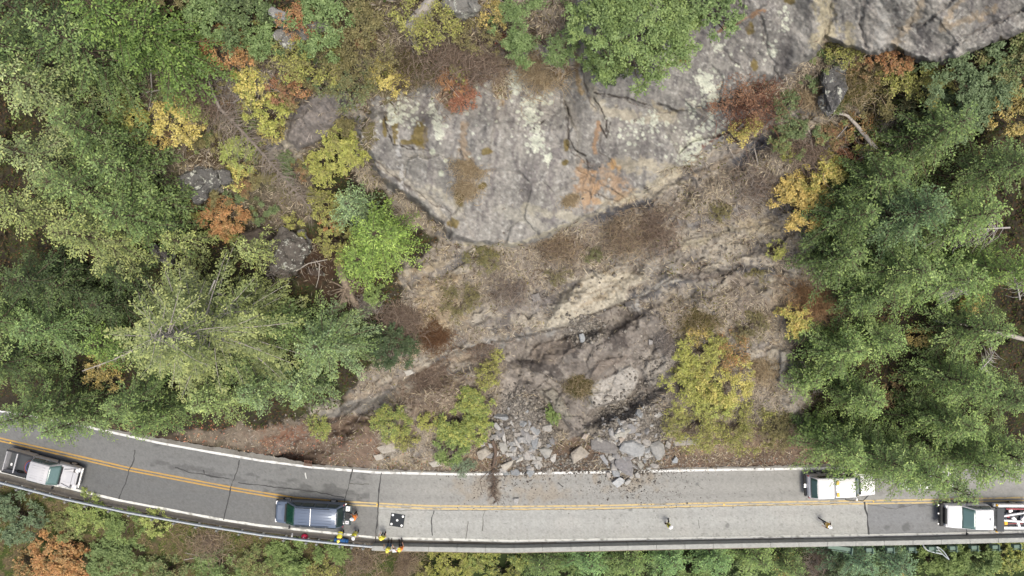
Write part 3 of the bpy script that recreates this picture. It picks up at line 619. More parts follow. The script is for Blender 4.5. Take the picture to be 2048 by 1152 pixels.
def leafy(seed, Rad, H, pal, n=9000, leaf=.17, clumps=34, flat=.6, base=.15, open_=.25, stem=4, ry=1.0, cl=.36, limbr=.06, ratio=.62):
    rng = np.random.default_rng(seed); pal = des(list(pal) + ([(128,122,72)] if np.ptp(pal[0]) > 95 else []), .42)
    # clump centres spread over a dome with ragged sizes
    th = rng.random(clumps) * 2 * np.pi; rr = Rad * np.sqrt(rng.random(clumps)) * .95; ht = H * (base + (1 - base) * np.sqrt(np.clip(1 - (rr / Rad) ** 2, .05, 1)) * rng.uniform(.6, 1.0, clumps))
    cc = np.stack([rr * np.cos(th), rr * np.sin(th) * ry, ht], -1); cr = Rad * cl * rng.uniform(.55, 1.15, clumps) * (1 - .35 * rr / Rad)
    ci = rng.choice(clumps, n, p=cr ** 2 / np.sum(cr ** 2)); u = rng.normal(size=(n, 3)); u /= np.linalg.norm(u, axis=1, keepdims=True)
    u[:, 2] = np.where(rng.random(n) < .8, np.abs(u[:, 2]), u[:, 2])
    # lobes: leaves gather on twigs inside a clump
    nl = 13; lob = rng.normal(size=(clumps * nl, 3)); lob /= np.linalg.norm(lob, axis=1, keepdims=True); lob[:, 2] = np.abs(lob[:, 2]) * .9 
    li = ci * nl + rng.integers(0, nl, n); r = rng.random(n) ** .45
    off = (lob[li] * rng.uniform(.25, 1.0, n)[:, None] + u * .17) * cr[ci][:, None]; off[:, 2] *= flat
    pos = cc[ci] + off
    nrm = u * .7 + rng.normal(size=(n, 3)) * .5 + np.array([0, 0, .8]); d = np.cross(nrm, rng.normal(size=(n, 3)))
    bc = vcolor(rng, clumps * nl, pal, .1)[li]; col = (bc * .6 + vcolor(rng, n, pal, .12) * .4) * LK
    lv, lq, lc = quads_from(pos, d, nrm, leaf * rng.uniform(.6, 1.25, n), leaf * ratio * rng.uniform(.7, 1.2, n), col)
    m = min(clumps, 40); P0 = np.zeros((m, 6, 3)); s = np.linspace(0, 1, 6)[None, :, None]
    st = rng.normal(size=(m, 3)) * .08 * Rad; st[:, 2] = -.4; mid = (st + cc[:m]) * .5 + rng.normal(size=(m, 3)) * .12 * Rad
    P0 = st[:, None] * (1 - s) ** 2 + 2 * mid[:, None] * s * (1 - s) + cc[:m][:, None] * s ** 2
    wv, wq = tubes(P0, np.linspace(1, .25, 6)[None] * limbr * rng.uniform(.5, 1, m)[:, None], 5)
    return (wv, wq), (lv, lq, np.clip(lc, .004, .85))
def twiggy(seed, Rad, H, col, n=260, th=.014, curl=.4, flat=False):
    "bare brush: thin arching stems"
    rng = np.random.default_rng(seed); a = rng.random(n) * 2 * np.pi; el = rng.uniform(.15, 1.2, n); L = Rad * rng.uniform(.5, 1.15, n)
    o = rng.normal(size=(n, 3)) * Rad * .5; o[:, 2] = np.abs(o[:, 2]) * .3
    s = np.linspace(0, 1, 6)[None]; aa = a[:, None] + curl * rng.normal(size=(n, 1)) * s * 2
    x = np.cos(aa) * L[:, None] * s * np.cos(el)[:, None]; y = np.sin(aa) * L[:, None] * s * np.cos(el)[:, None]; z = H * (np.sin(el)[:, None] * s * 1.5 - .8 * s * s)
    Pp = np.stack([x, y, z], -1) + o[:, None]
    v, q = tubes(Pp, th * (1.1 - s) * rng.uniform(.6, 1.3, (n, 1)), 3)
    c = np.repeat(vcolor(rng, n, col, .15), 18, 0)
    return v, q, np.clip(c, .01, .8)
def top_pt(u, v, H):
    "a plant whose top shows at (u,v): its root on the hillside"
    z = 6.0
    for k in range(30):
        zt = min(z + H, 50); s = (HC - zt) / FPX; x, y = (u - 1024) * s, (576 - v) * s
        z = .6 * z + .4 * gz(x, y)
    return Vector((x, y, z))
def put_tree(name, cat, u, v, H, wood, leaf, label, group=None, mt=M_BARK, at=None, limb=None):
    p = at or top_pt(u, v, H * .8)
    o = empty(name, p, 0, label, cat, group)
    tv, tq = wood
    if limb is not None:
        wv, wq = limb; tq = np.concatenate([tq, wq + len(tv)]); tv = np.concatenate([tv, wv])
    link('trunk', mesh_np('trunk', tv, quads=tq, smooth=True), mt, o)
    if leaf is not None:
        lv, lq, lc = leaf; link('crown', mesh_np('crown', lv, quads=lq, col=lc), M_LEAF, o)
    return o
PALE = [(126,148,98),(112,136,84),(142,160,112),(100,126,74)]
MID = [(96,128,72),(82,112,60),(118,146,86),(70,98,54)]
DARK = [(68,92,52),(56,78,46),(84,110,64),(48,68,40)]
YG = [(126,146,84),(116,136,76),(142,158,100),(100,122,66)]
CEDAR = [(92,128,56),(78,112,48),(110,142,66),(66,96,44)]
RD = [(86,116,62),(74,102,54),(108,138,80),(62,88,46)]
RM = [(100,136,70),(88,120,62),(124,154,88),(74,104,54)]
LUSH = [(110,146,60),(96,134,54),(130,162,78),(84,118,46)]
BLUE = [(112,146,104),(128,158,118),(96,128,88)]
FIRS = [ # u, v, H, R, palette, branches, kind words, opts
 (48,165,11,3.6,PALE,95,'pale grey-green conifer at the left edge, a hand below the top corner',{}),
 (-60,60,12,3.8,MID,80,'conifer whose crown is cut off by the top left corner',{}),
 (35,20,10,3.2,DARK,80,'dark conifer in the very top left corner',{}),
 (120,70,10,3.3,MID,80,'mid green conifer just inside the top left corner, beside the lime maple',{}),
 (200,20,10,3.4,CEDAR,95,'bright green cedar at the top edge, left of its wider twin',{}),
 (285,55,8,3.5,CEDAR,100,'wide bright green cedar ending at the brown clearing near the top left',{}),
 (150,250,9,2.9,MID,80,'mid green conifer among the small orange and yellow shrubs on the left',{}),
 (30,300,11,3.4,PALE,90,'pale conifer on the left edge halfway between corner and dark gap',{}),
 (130,370,10,3.2,MID,90,'mid green conifer left of the grey fallen snag and lichen boulder',{}),
 (220,330,8,2.6,MID,80,'small green conifer next to the bleached bare limb on the left',{}),
 (30,420,10,3.0,YG,85,'yellow-green conifer on the left edge above the dark gap',{}),
 (150,470,11,3.2,YG,95,'yellow-green conifer directly above the dark gap in the left wood',{}),
 (240,430,9,3.0,MID,85,'mid green conifer above the two grey slabs on the left',{}),
 (310,400,6,2.2,MID,70,'slim green conifer touching the lichen-spotted grey boulder',{}),
 (40,560,8,3.4,DARK,90,'very dark conifer on the left edge beside the gap',{}),
 (120,570,6,3.0,DARK,85,'very dark low conifer filling the gap in the left wood',{}),
 (225,540,5,2.4,DARK,70,'dark small conifer under the big sparse fir on its left side',{}),
 (70,660,8,3.6,[(104,140,82),(88,124,70),(126,158,100),(70,100,56)],110,'fresh green conifer on the left edge under the dark gap',{}),
 (200,690,6,2.8,CEDAR,90,'low bright conifer between the dark gap and the sparse fir arm',{}),
 (40,835,11,3.4,MID,105,'green conifer leaning over the road at the left edge',{}),
 (118,855,10,2.5,[(96,130,70),(82,114,62),(116,146,90)],85,'green conifer whose tips hang over the yellow lines near the tan pickup',{}),
 (245,810,9,2.9,MID,100,'green conifer beside the road above the first white line gap',{}),
 (285,848,9,2.5,RM+MID,95,'green conifer tip hanging over the white edge line of the left lane',{}),
 (405,805,8,2.8,[(112,142,80),(98,126,68),(130,156,98)],90,'bright conifer standing right above the road where the verge begins',{}),
 (500,785,7,2.8,BLUE+MID,95,'bluish low conifer on the verge above the dark blue van',{}),
 (352,668,15,6.8,[(116,134,82),(106,124,74),(130,146,96),(92,112,62)],130,'large sparse yellow-green fir with bare grey limbs, widest on the left',dict(open_=.12,spr=.25,dens=1.1,bare=.25,droop=.5,pw=.55)),
 (470,625,9,3.4,YG,80,'yellow-green fir just right of the large sparse fir, below the round boulder',dict(open_=.12,bare=.25)),
 (500,500,5.5,2.0,YG,60,'narrow yellow-green fir tip between orange shrub and round boulder',dict(open_=.1)),
 (350,480,6,2.3,YG,60,'yellow-green fir top covering the pair of grey slabs',dict(open_=.1)),
 (640,690,8,3.7,BLUE+MID,120,'broad grey-green conifer below the uprooted stump',{}),
 (560,650,6,2.9,MID,90,'mid green conifer between the large sparse fir and the stump',{}),
 (590,770,6,2.8,BLUE+MID,95,'grey-green conifer at the lower right tip of the left wood',{}),
 (470,720,7,3.0,PALE+MID,90,'pale green conifer in the middle of the left wood above the road bend',{}),
 (350,720,7,3.0,YG+MID,80,'olive conifer below the trunk fork of the sparse fir',{}),
 (698,410,4.5,2.1,BLUE,90,'bluish green fir sapling crown at the left of the rock wall',dict(spr=.2)),
 (755,470,6.5,2.9,LUSH,150,'dense bright green conifer tucked under the left corner of the rock wall',dict(spr=.2,dens=1.15,pw=.5)),
 (720,520,5,2.4,LUSH,110,'bright green conifer right above the uprooted stump',dict(spr=.2,pw=.5)),
 # right wood
 (1905,250,8,3.2,RD,95,'dark conifer below the rock wall in the upper right',{}),
 (2030,330,9,3.2,RD,95,'dark conifer on the right edge above the grey dead twigs',{}),
 (1780,350,8,3.1,RD,100,'dark conifer at the foot of the white twisted snag',{}),
 (1720,430,8,2.8,RD,100,'dark conifer next to the yellow maple',{}),
 (1700,510,7,2.9,RD,100,'dark conifer beside the pale scree on the right',{}),
 (1850,420,10,3.6,[(76,108,68),(64,94,60),(96,128,86)],120,'tall dark conifer in the middle of the right wood, top crown',{}),
 (1960,430,10,3.4,RM,100,'mid green conifer behind the bundle of grey dead twigs',{}),
 (1830,540,10,3.5,RM+RD,120,'tall conifer in the right wood left of the pale dead branch fan',{}),
 (1750,590,6,2.7,RD,90,'dark low conifer overhanging the tan grass patch',{}),
 (1930,560,9,3.2,RM,100,'green conifer with a pale dead branch fan at its foot',{}),
 (2040,540,9,3.1,CEDAR,90,'bright green conifer cut by the right edge',{}),
 (1700,700,7,3.3,RM,120,'round green conifer left of the dark brown hollow',{}),
 (1780,680,7,2.9,RM,100,'green conifer directly above the dark brown hollow',{}),
 (1625,760,4,2.1,RM,80,'low conifer beside the grey slab at the right wood edge',{}),
 (1990,660,8,2.9,RD+RM,90,'conifer on the right edge beside the long grey log',{}),
 (1960,770,9,3.2,RM,100,'green conifer right of the dark brown hollow',{}),
 (2040,800,8,3.0,MID,90,'conifer at the right edge two crowns above the tow truck',{}),
 (1700,905,9,3.0,RM,110,'green conifer overhanging the white pickup rear',{}),
 (1785,925,11,3.3,RM+RD,120,'conifer overhanging the hood of the white pickup',{}),
 (1855,945,12,3.7,RM,130,'sharp-tipped conifer reaching over the road between the white trucks',{}),
 (1905,975,12,3.0,MID,100,'conifer tip hanging over the bumper of the tow truck',{}),
 (1985,935,11,3.4,RM,110,'conifer over the far lane right above the tow truck cab',{}),
 (2065,925,11,3.2,RM,100,'conifer cut by the right edge above the road',{}),
 (1640,860,4,1.8,CEDAR+RM,70,'small bright conifer at the left rim of the right wood near the road',{}),
 (1740,800,7,2.8,RM,100,'green conifer at the lower left rim of the dark brown hollow',{}),
 (1930,850,9,3.2,RM,110,'green conifer right of the road-reaching sharp-tipped conifer',{}),
 (200,610,6,2.6,DARK,80,'dark low conifer at the right end of the dark gap',{}),
 (-40,640,9,3.4,MID,100,'green conifer cut by the left edge under the dark gap',{}),
 (-30,730,9,3.4,MID+DARK,100,'green conifer cut by the left edge just above the pewter pickup road bend',{}),
 (1830,800,3.5,1.6,RD,60,'small dark conifer inside the dark brown hollow',{}),
 # downhill side, below the road
 (1085,1128,7,3.0,RD,80,'dark conifer top just below the parapet near the photo middle',{}),
 (1180,1122,7,3.2,[(90,134,78),(78,118,68),(108,150,94)],90,'fresh green conifer top below the parapet, second right of the yellow bush',{}),
 (1262,1130,7,2.9,RD+RM,80,'green conifer top below the parapet, third right of the yellow bush',{}),
 (1345,1120,7,3.1,[(90,134,78),(78,118,68),(108,150,94)],90,'green conifer top below the parapet under the left walking worker',{}),
 (1435,1122,7,3.2,[(92,136,78),(80,120,68),(110,152,94)],95,'bright conifer top below the parapet right of the left walking worker',{}),
 (1520,1120,7,3.0,RM,85,'green conifer top left of the dry brown bush below the parapet',{}),
 (1590,1140,6,2.2,MID,70,'small green conifer top under the dry brown bush',{}),
 (1730,1128,7,2.8,[(84,122,92),(72,106,80),(100,138,108)],90,'blue-green conifer top below the first green bracket',{}),
 (1805,1135,7,2.9,[(84,122,92),(72,106,80),(100,138,108)],80,'blue-green conifer top below the second green bracket',{}),
]
i0 = 0
for k, (u, v, H, r_, pal, nb, lab, op) in enumerate(FIRS):
    o_ = dict(spr=.22, dens=1.15); o_.update(op)
    tr, wd_, lf = fir(100 + k, H, r_, pal, nb=nb, **o_)
    g = 'conifers of the left wood' if u < 900 else ('conifers of the right wood' if v < 1000 else 'conifers below the road')
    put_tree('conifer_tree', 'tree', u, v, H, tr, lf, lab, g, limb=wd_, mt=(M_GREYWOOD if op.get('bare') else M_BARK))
# broadleaf trees and shrubs: u, v, radius, height, palette, leaves, leaf size, label, options
YEL = [(206,188,70),(190,176,62),(220,204,96),(168,168,60)]
YGR = [(160,172,50),(140,158,46),(182,188,66),(118,138,44)]
LIME = [(150,180,62),(132,164,52),(168,194,80)]
ORG = [(190,120,62),(172,104,52),(206,144,78),(160,120,60)]
RUST = [(150,96,66),(132,82,58),(164,112,76)]
OLV = [(122,118,62),(104,104,54),(140,132,74),(92,90,56)]
GOLD = [(204,170,62),(186,160,56),(216,186,84),(160,156,62)]
EVG = [(104,146,70),(90,130,58),(126,164,90),(76,112,52)]
TEAL = [(88,122,72),(74,106,62),(108,142,94)]
BR = [(110,148,58),(94,130,50),(132,168,74),(78,110,44)]
BUSH = [
 (150,80,1.5,2.6,LIME,3000,.17,'lime green maple sprays in the top left wood',dict(ry=.9)),(175,130,.9,2,LIME,1200,.17,'small lime maple spray hanging below the larger one at top left',{}),(235,150,1.0,2,LIME,1500,.17,'lime maple spray next to the brown clearing',{}),(205,118,.6,1.6,LIME,600,.17,'thin lime sprig between the lime maple sprays',{}),
 (125,160,.9,1.6,GOLD,900,.14,'small golden shrub among the left conifers',{}),(160,180,1.0,1.6,ORG+GOLD,1000,.14,'small orange-gold shrub among the left conifers',{}),
 (255,235,1.5,2.2,YEL+YGR,2400,.15,'yellow-green shrub left of the bright yellow one',{}),(350,235,1.6,2.2,YEL,3000,.15,'bright yellow shrub at the middle of the upper left clearing',{}),(390,215,1.0,1.6,LIME,1400,.15,'small lime shrub touching the bright yellow shrub',{}),
 (500,165,1.2,2,YGR+YEL,1800,.15,'yellow-green shrub high in the clearing above the fallen snag',{}),(530,210,1.6,2,YGR,2800,.15,'wide yellow-green shrub right of the fallen snag top',{}),(540,255,1.0,1.4,YEL+OLV,1000,.13,'faded yellow bush right below the wide yellow-green shrub',{}),
 (452,92,1.6,2,ORG,2400,.13,'soft orange shrub near the top left clearing',{}),(560,170,1.0,1.4,RUST,1000,.12,'rust brown shrub left of the grey rock slab',{}),(600,160,.9,1.3,ORG+RUST,900,.12,'small orange-rust shrub above the grey rock slab',{}),
 (610,110,2.0,2,OLV+YGR,3000,.13,'olive and yellow bush below the pale top slab',{}),(680,110,1.8,2,OLV,2400,.12,'olive brush right of the pale top slab',{}),(735,60,2.2,2.2,OLV,3200,.13,'large olive brush at the top left of the weathered log',{}),(690,160,1.7,1.8,OLV+TEAL,2400,.12,'grey-olive brush above the left shoulder of the rock wall',{}),
 (760,150,.9,1.4,YEL,900,.13,'small yellow bush near the top of the rock wall',{}),(795,165,.7,1.1,YEL,600,.13,'tiny yellow bush on the upper rim of the rock wall',{}),(640,40,2.0,2.4,EVG,3600,.15,'bright green shrub at the top edge over the pale slab',{}),(525,72,1.2,1.8,EVG,2200,.14,'round dark green shrub left of the pale slab',{}),(480,25,2.0,2.4,EVG+DARK,3600,.15,'green shrub at the top edge left of the pale slab',{}),(420,20,1.5,2.2,EVG,2200,.16,'green shrub at the top edge with a few yellow leaves',{}),
 (590,35,1.1,1.4,ORG+RUST,1200,.11,'orange-brown shrub growing on the pale slab',{}),(850,20,2.0,2,OLV+YGR,2600,.12,'olive brush behind the weathered log',{}),(960,60,1.4,1.5,OLV,1600,.11,'olive brush left of the big evergreen shrub',{}),(985,30,.9,1.3,GOLD+OLV,900,.12,'gold-olive bush at the top edge',{}),
 (1080,40,2.5,2.6,EVG,7500,.16,'willow-like evergreen shrub on the upper rim, left of the rock gully',dict(ratio=.35)),(1040,90,.8,1.1,EVG,1100,.14,'small green tuft below the willow-like evergreen shrub',dict(ratio=.35)),
 (1250,50,3.3,3.4,EVG+BR,13000,.15,'largest bright green shrub hanging over the upper rock wall',dict(clumps=40)),(1205,110,1.2,1.6,EVG+BR,2400,.14,'lower lobe shrub on the left of the largest green shrub',{}),(1285,115,1.2,1.4,BR,2200,.13,'lower green shrub on the right of the largest green shrub',{}),(1222,140,.8,.9,DARK,1400,.12,'dark green tuft at the lowest point of the green shrubs',{}),(1350,40,1.4,1.6,BR,2400,.14,'green shrub on the rim right of the largest green shrub',{}),(1440,10,1.4,1.5,EVG,2400,.15,'dark green shrub at the top edge above the lichen-rich wall',{}),
 (905,160,.9,1.0,RUST+ORG,900,.11,'rust-red shrub on the rock wall rim',{}),(925,190,1.0,.9,[(160,84,66),(146,96,66),(170,110,80)],1100,.11,'red-brown shrub growing on the rock wall',{}),(1012,75,.6,.7,[(168,70,66),(150,70,60)],350,.11,'tiny crimson shrub left of the tan grass',{}),(920,140,.7,.9,YGR,500,.12,'tiny lime bush beside the rust-red shrub',{}),
 (690,290,1.7,2.2,YGR,4500,.15,'yellow-green shrub against the left end of the rock wall',{}),(650,330,1.3,1.6,YGR,1800,.14,'yellow-green sprigs left of the shrub by the rock wall',{}),(655,410,1.5,1.8,OLV+YGR,2200,.14,'olive-yellow shrub left of the bluish sapling',{}),(680,480,1.6,1.8,YGR+OLV,2600,.14,'yellow-green shrub above the uprooted stump',{}),(660,440,.8,1.2,ORG,600,.12,'little orange shrub left of the bright green conifer',{}),
 (440,430,1.6,2,ORG,3000,.14,'vivid orange shrub below the lichen boulder',{}),(460,460,.9,1.5,ORG+YGR,1000,.13,'small orange-green shrub below the vivid orange one',{}),(480,300,1.4,1.6,LIME,1800,.14,'lime shrub left of the fallen snag trunk',{}),(470,340,1.3,1.4,LIME+YEL,1500,.14,'lime-yellow shrub above the small grey rocks by the snag',{}),(310,275,.8,1.2,GOLD,500,.13,'few golden sprigs below the yellow-green shrub',{}),
 (780,690,1.9,2.4,DARK+[(58,100,58)],5000,.14,'dark green rounded shrub at the right tip of the left wood',{}),(735,685,1.2,1.8,EVG+DARK,2400,.14,'green shrub left of the dark rounded shrub',{}),(750,590,.8,1.2,BR,900,.13,'green sprigs right of the uprooted stump',{}),
 (1480,180,1.9,1.2,RUST+[(124,92,80)],1500,.1,'brown leafless-looking brush on the right of the rock wall',dict(open_=.5)),(1495,250,.9,1.0,YGR+YEL,900,.12,'yellow-green bush under the brown brush on the wall',{}),(1475,268,.8,.9,YEL,600,.12,'yellow bush on the ledge under the brown brush',{}),
 (1610,400,2.0,2.4,GOLD,5200,.15,'golden maple at the edge of the right wood',{}),(1650,345,1.5,2.2,GOLD+YGR,3000,.15,'golden-green maple lobe above the golden maple',{}),(1580,385,.9,1.6,GOLD,900,.14,'left arm of golden leaves beside the golden maple',{}),(1580,306,.6,.8,YGR,450,.12,'tiny lime bush left of the twisted white snag',{}),(1555,500,.7,.8,YGR,450,.12,'small yellow-green bush on the pale scree',{}),
 (1592,638,1.3,1.8,GOLD+YGR,2200,.14,'yellow-green bush above the round conifer on the right',{}),(1785,110,1.3,1.6,ORG+RUST,2000,.13,'orange-brown shrub under the upper right rock wall',{}),(1800,160,1.2,1.4,YGR+OLV,1500,.13,'olive-yellow shrub right of the orange-brown shrub',{}),(1860,160,1.6,1.6,OLV+YGR,2600,.13,'olive shrub by the upper right evergreen shrubs',{}),
 (1690,95,1.2,1.2,YGR+OLV,1400,.12,'olive-lime bush at the notch in the upper right rock',{}),(1950,130,2.6,2.6,TEAL,7000,.15,'teal green shrub in the upper right',{}),(1930,200,2.2,2.2,TEAL,5500,.15,'teal green shrub below the first teal one in the upper right',{}),(2030,110,2.0,2.4,EVG+OLV,4200,.15,'green shrub cut by the right edge near the top',{}),(2030,210,1.6,2.0,OLV+GOLD,2400,.14,'golden-olive shrub cut by the right edge',{}),(1850,220,1.6,1.8,TEAL+OLV,2800,.13,'dull green shrub left of the lower teal shrub',{}),(1840,300,1.4,1.6,BR+OLV,2000,.13,'green shrub among the dead sticks right of the white snag',{}),
 (1720,240,1.2,1.2,ORG+OLV,1300,.12,'orange-olive bush beside the white snag',{}),(1740,270,1.0,1.2,YGR,1100,.12,'lime bush under the white snag bend',{}),(1700,300,1.0,1.1,RUST,1000,.11,'rust bush left of the white snag foot',{}),(1760,190,1.4,1.4,OLV,1700,.12,'dull olive bush above the white snag',{}),
 (1400,700,1.7,1.8,YGR,4200,.13,'yellow-green bush forming the top of the big yellow thicket',{}),(1375,770,1.8,1.8,YGR,4600,.13,'yellow-green bush on the left of the big yellow thicket',{}),(1450,755,1.8,1.8,YGR+YEL,4200,.13,'yellow-green bush on the right of the big yellow thicket',{}),(1400,840,2.2,1.8,YGR+OLV,5000,.13,'yellow-green bush at the bottom of the big yellow thicket',{}),(1500,850,2.0,1.6,OLV+YGR,3600,.12,'thinning olive bush right of the big yellow thicket bottom',{}),(1460,700,1.3,1.4,ORG+OLV,1500,.12,'orange-olive bush right of the top of the yellow thicket',{}),(1395,665,.8,1.2,GOLD,700,.12,'small golden bush on top of the yellow thicket',{}),(1560,860,1.6,1.4,OLV,2200,.12,'olive bush at the foot of the right wood by the road',{}),(1430,800,1.3,1.6,LIME+YGR,2400,.13,'brightest lime bush in the heart of the yellow thicket',{}),
 (925,850,2.0,2.0,BR+YGR,5500,.15,'yellow-green bush left of the rubble pile, largest of its thicket',{}),(950,800,1.4,1.6,YGR+BR,2800,.15,'yellow-green bush above the largest bush left of the rubble',{}),(900,895,1.5,1.5,BR,2600,.14,'green bush by the road left of the rubble',{}),(975,750,1.0,1.2,YGR+OLV,1200,.13,'thin yellow-green bush at the top of the thicket left of the rubble',{}),(990,715,.7,.9,YGR,500,.13,'tiny lime bush beside the dark scar',{}),(780,855,1.6,1.4,YGR+BR,2600,.14,'low yellow-green bush over the leaf-littered verge',{}),(855,845,.8,1.0,YGR,700,.13,'small lime sprigs between the two verge bushes',{}),(810,880,1.0,.9,OLV+YGR,900,.12,'olive tuft under the low yellow-green verge bush',{}),(1105,830,.8,.9,BR,900,.13,'small green plant between the two rubble piles',{}),
 (925,930,1.0,.7,[(96,126,98),(110,140,110)],1400,.1,'blue-green juniper-like mat beside the rubble and the white line',{}),
 (120,1115,2.6,3.0,ORG+[(200,140,60)],6500,.22,'orange maple in the bottom left corner',{}),(60,1140,1.6,2.2,ORG+OLV,2200,.2,'lower lobe of orange leaves at the bottom left edge',{}),(230,1125,2.4,2.6,[(104,140,66),(120,154,80),(88,122,56)],5500,.18,'green shrub right of the orange maple',{}),(330,1145,1.8,2,OLV+EVG,2800,.16,'dull green shrub at the bottom edge, second right of the orange maple',{}),(20,1040,2.2,2.6,[(100,134,92),(86,118,80)],4200,.16,'grey-green shrub under the guardrail at the left edge',{}),
 (175,1025,1.8,.9,LIME+BR,3400,.13,'low lime ground bush under the guardrail',{}),(250,1045,1.8,.9,BR,3400,.13,'low green ground bush under the guardrail, right of the lime one',{}),(310,1045,1.2,.7,LIME,1800,.13,'small lime ground bush close to the guardrail',{}),(130,1050,1.6,.8,BR+OLV,2600,.13,'low green bush above the orange maple',{}),
 (430,1135,2.2,1.8,BR+EVG,4200,.15,'green shrub at the bottom edge below the fallen pale stick',{}),(520,1130,1.8,1.6,OLV+BR,3000,.14,'olive green shrub at the bottom edge under the van',{}),(595,1125,2.0,1.7,BR,4600,.14,'feathery bright green shrub below the dark blue van',{}),(550,1107,1.0,1.0,BR,1500,.13,'small bright green shrub close to the rail below the van',{}),(678,1103,1.2,.8,BR,2000,.13,'round bright green shrub touching the rail under the blue bag',{}),(640,1145,1.4,1.2,YGR+OLV,1800,.13,'yellow-olive shrub at the bottom edge below the round bright one',{}),
 (900,1135,2.0,1.6,YGR,4200,.15,'yellow-green bush below the parapet',{}),(960,1125,1.6,1.5,YGR+BR,3200,.15,'yellow-green bush below the parapet, right of the first',{}),(1010,1145,1.4,1.4,YGR+DARK,2000,.15,'yellow-green bush below the parapet beside the conifer tops',{}),(840,1148,1.0,1.0,OLV+YGR,1000,.12,'small olive bush at the bottom edge below the seated workers',{}),
 (1130,1148,1.7,3,LUSH+EVG,3200,.17,'green bush between the first two conifer tops below the parapet',{}),(1225,1128,1.5,4,LUSH+EVG,2800,.17,'green bush touching the parapet between conifer tops near the middle',{}),(1308,1148,1.6,3,EVG+MID,2800,.17,'green bush at the bottom edge left of the walking worker',{}),(1392,1145,1.6,3,LUSH+EVG,2800,.17,'light green bush at the bottom edge right of the left walking worker',{}),(1482,1148,1.6,3,EVG+MID,2800,.17,'green bush at the bottom edge between the bright conifer and the dry bush',{}),(1050,1118,1.3,4,EVG+YGR,2200,.16,'green bush touching the parapet right of the yellow-green bushes',{}),(1775,1125,1.6,4,EVG+MID,2600,.16,'green bush under the second green bracket',{}),(1700,1120,1.4,4,DARK+MID,2200,.16,'dark green bush under the long green girder end',{}),(1905,1118,1.5,4,LUSH+BR,2600,.17,'leafy green bush touching the parapet right of the curved steel frame',{}),(1970,1120,1.7,4,LUSH+EVG,3000,.17,'leafy green bush under the tow truck near the parapet',{}),
 (1570,1135,1.2,1.8,OLV+GOLD,1300,.14,'olive-gold bush below the parapet left of the dry brush',{}),(1870,1130,2.0,2.4,LUSH+BR,4600,.17,'bright green shrub below the curved steel frame',{}),(1940,1130,1.8,2.2,[(90,124,54),(104,138,62)],4200,.16,'green shrub below the parapet under the tow truck cab',{}),(2010,1115,2.0,2.4,YGR+BR,4600,.17,'lime green shrub in the bottom right corner',{}),(1925,1150,1.1,1.6,GOLD+ORG,1500,.15,'golden shrub at the bottom edge near the right corner',{}),(1795,1150,.9,1.5,GOLD,800,.15,'small golden sprig between the blue-green conifers below the road',{}),(1670,1148,1.3,1.6,DARK,1800,.15,'dark shrub below the parapet right of the dry brush',{}),
 (1790,780,1.4,1.2,RUST+OLV,900,.13,'sparse brown-green bush in the dark hollow of the right wood',{}),(1945,610,1.0,1.2,GOLD,900,.14,'little golden shrub in the right wood hollow',{}),(1840,670,1.0,1.0,OLV+GOLD,800,.13,'little olive-gold shrub at the rim of the dark hollow',{}),
 (640,850,1.2,1.0,YGR+BR,1200,.13,'low green shrub at the lower right of the left wood by the road',{}),(200,745,1.6,1.6,GOLD+OLV,1500,.15,'dull gold understory bush above the bend of the road',{}),
 (1185,508,.7,.6,[(108,116,66),(96,104,60)],900,.09,'small moss green cushion on the brown ledge',{}),(1117,545,1.0,.6,[(120,116,74),(104,102,64)],1100,.09,'olive cushion bush left of the moss green cushion',{}),(960,515,1.3,.8,OLV+[(96,108,60)],1800,.1,'olive brush under the chin of the rock wall',{}),(920,600,1.6,.8,OLV,2000,.1,'faded olive brush in the middle of the tan slope',{}),(1440,420,.8,.5,OLV,700,.09,'olive cushion on the right part of the ledge',{}),(1510,540,1.0,.6,OLV,800,.09,'olive brush at the dark rock band on the right',{}),(1500,650,1.4,.8,OLV+[(110,104,78)],1600,.1,'grey-olive brush above the small white rock',{}),
]
for k, (u, v, r_, H, pal, n, lf, lab, op) in enumerate(BUSH):
    r_ *= 1.13 if not (1330 < u < 1530 and 650 < v < 870) else 1.4
    wd_, lf_ = leafy(500 + k, r_, H, pal, n=int(n * 1.5), leaf=lf, **op)
    nm = 'broadleaf_shrub' if r_ < 2.4 else 'broadleaf_tree'
    o = empty(nm, top_pt(u, v, H * .7), 0, lab, 'shrub' if r_ < 2.4 else 'tree', 'autumn shrubs and small trees')
    link('stems', mesh_np('stems', wd_[0], quads=wd_[1], smooth=True), M_BARK, o)
    link('foliage', mesh_np('foliage', lf_[0], quads=lf_[1], col=lf_[2]), M_LEAF, o)
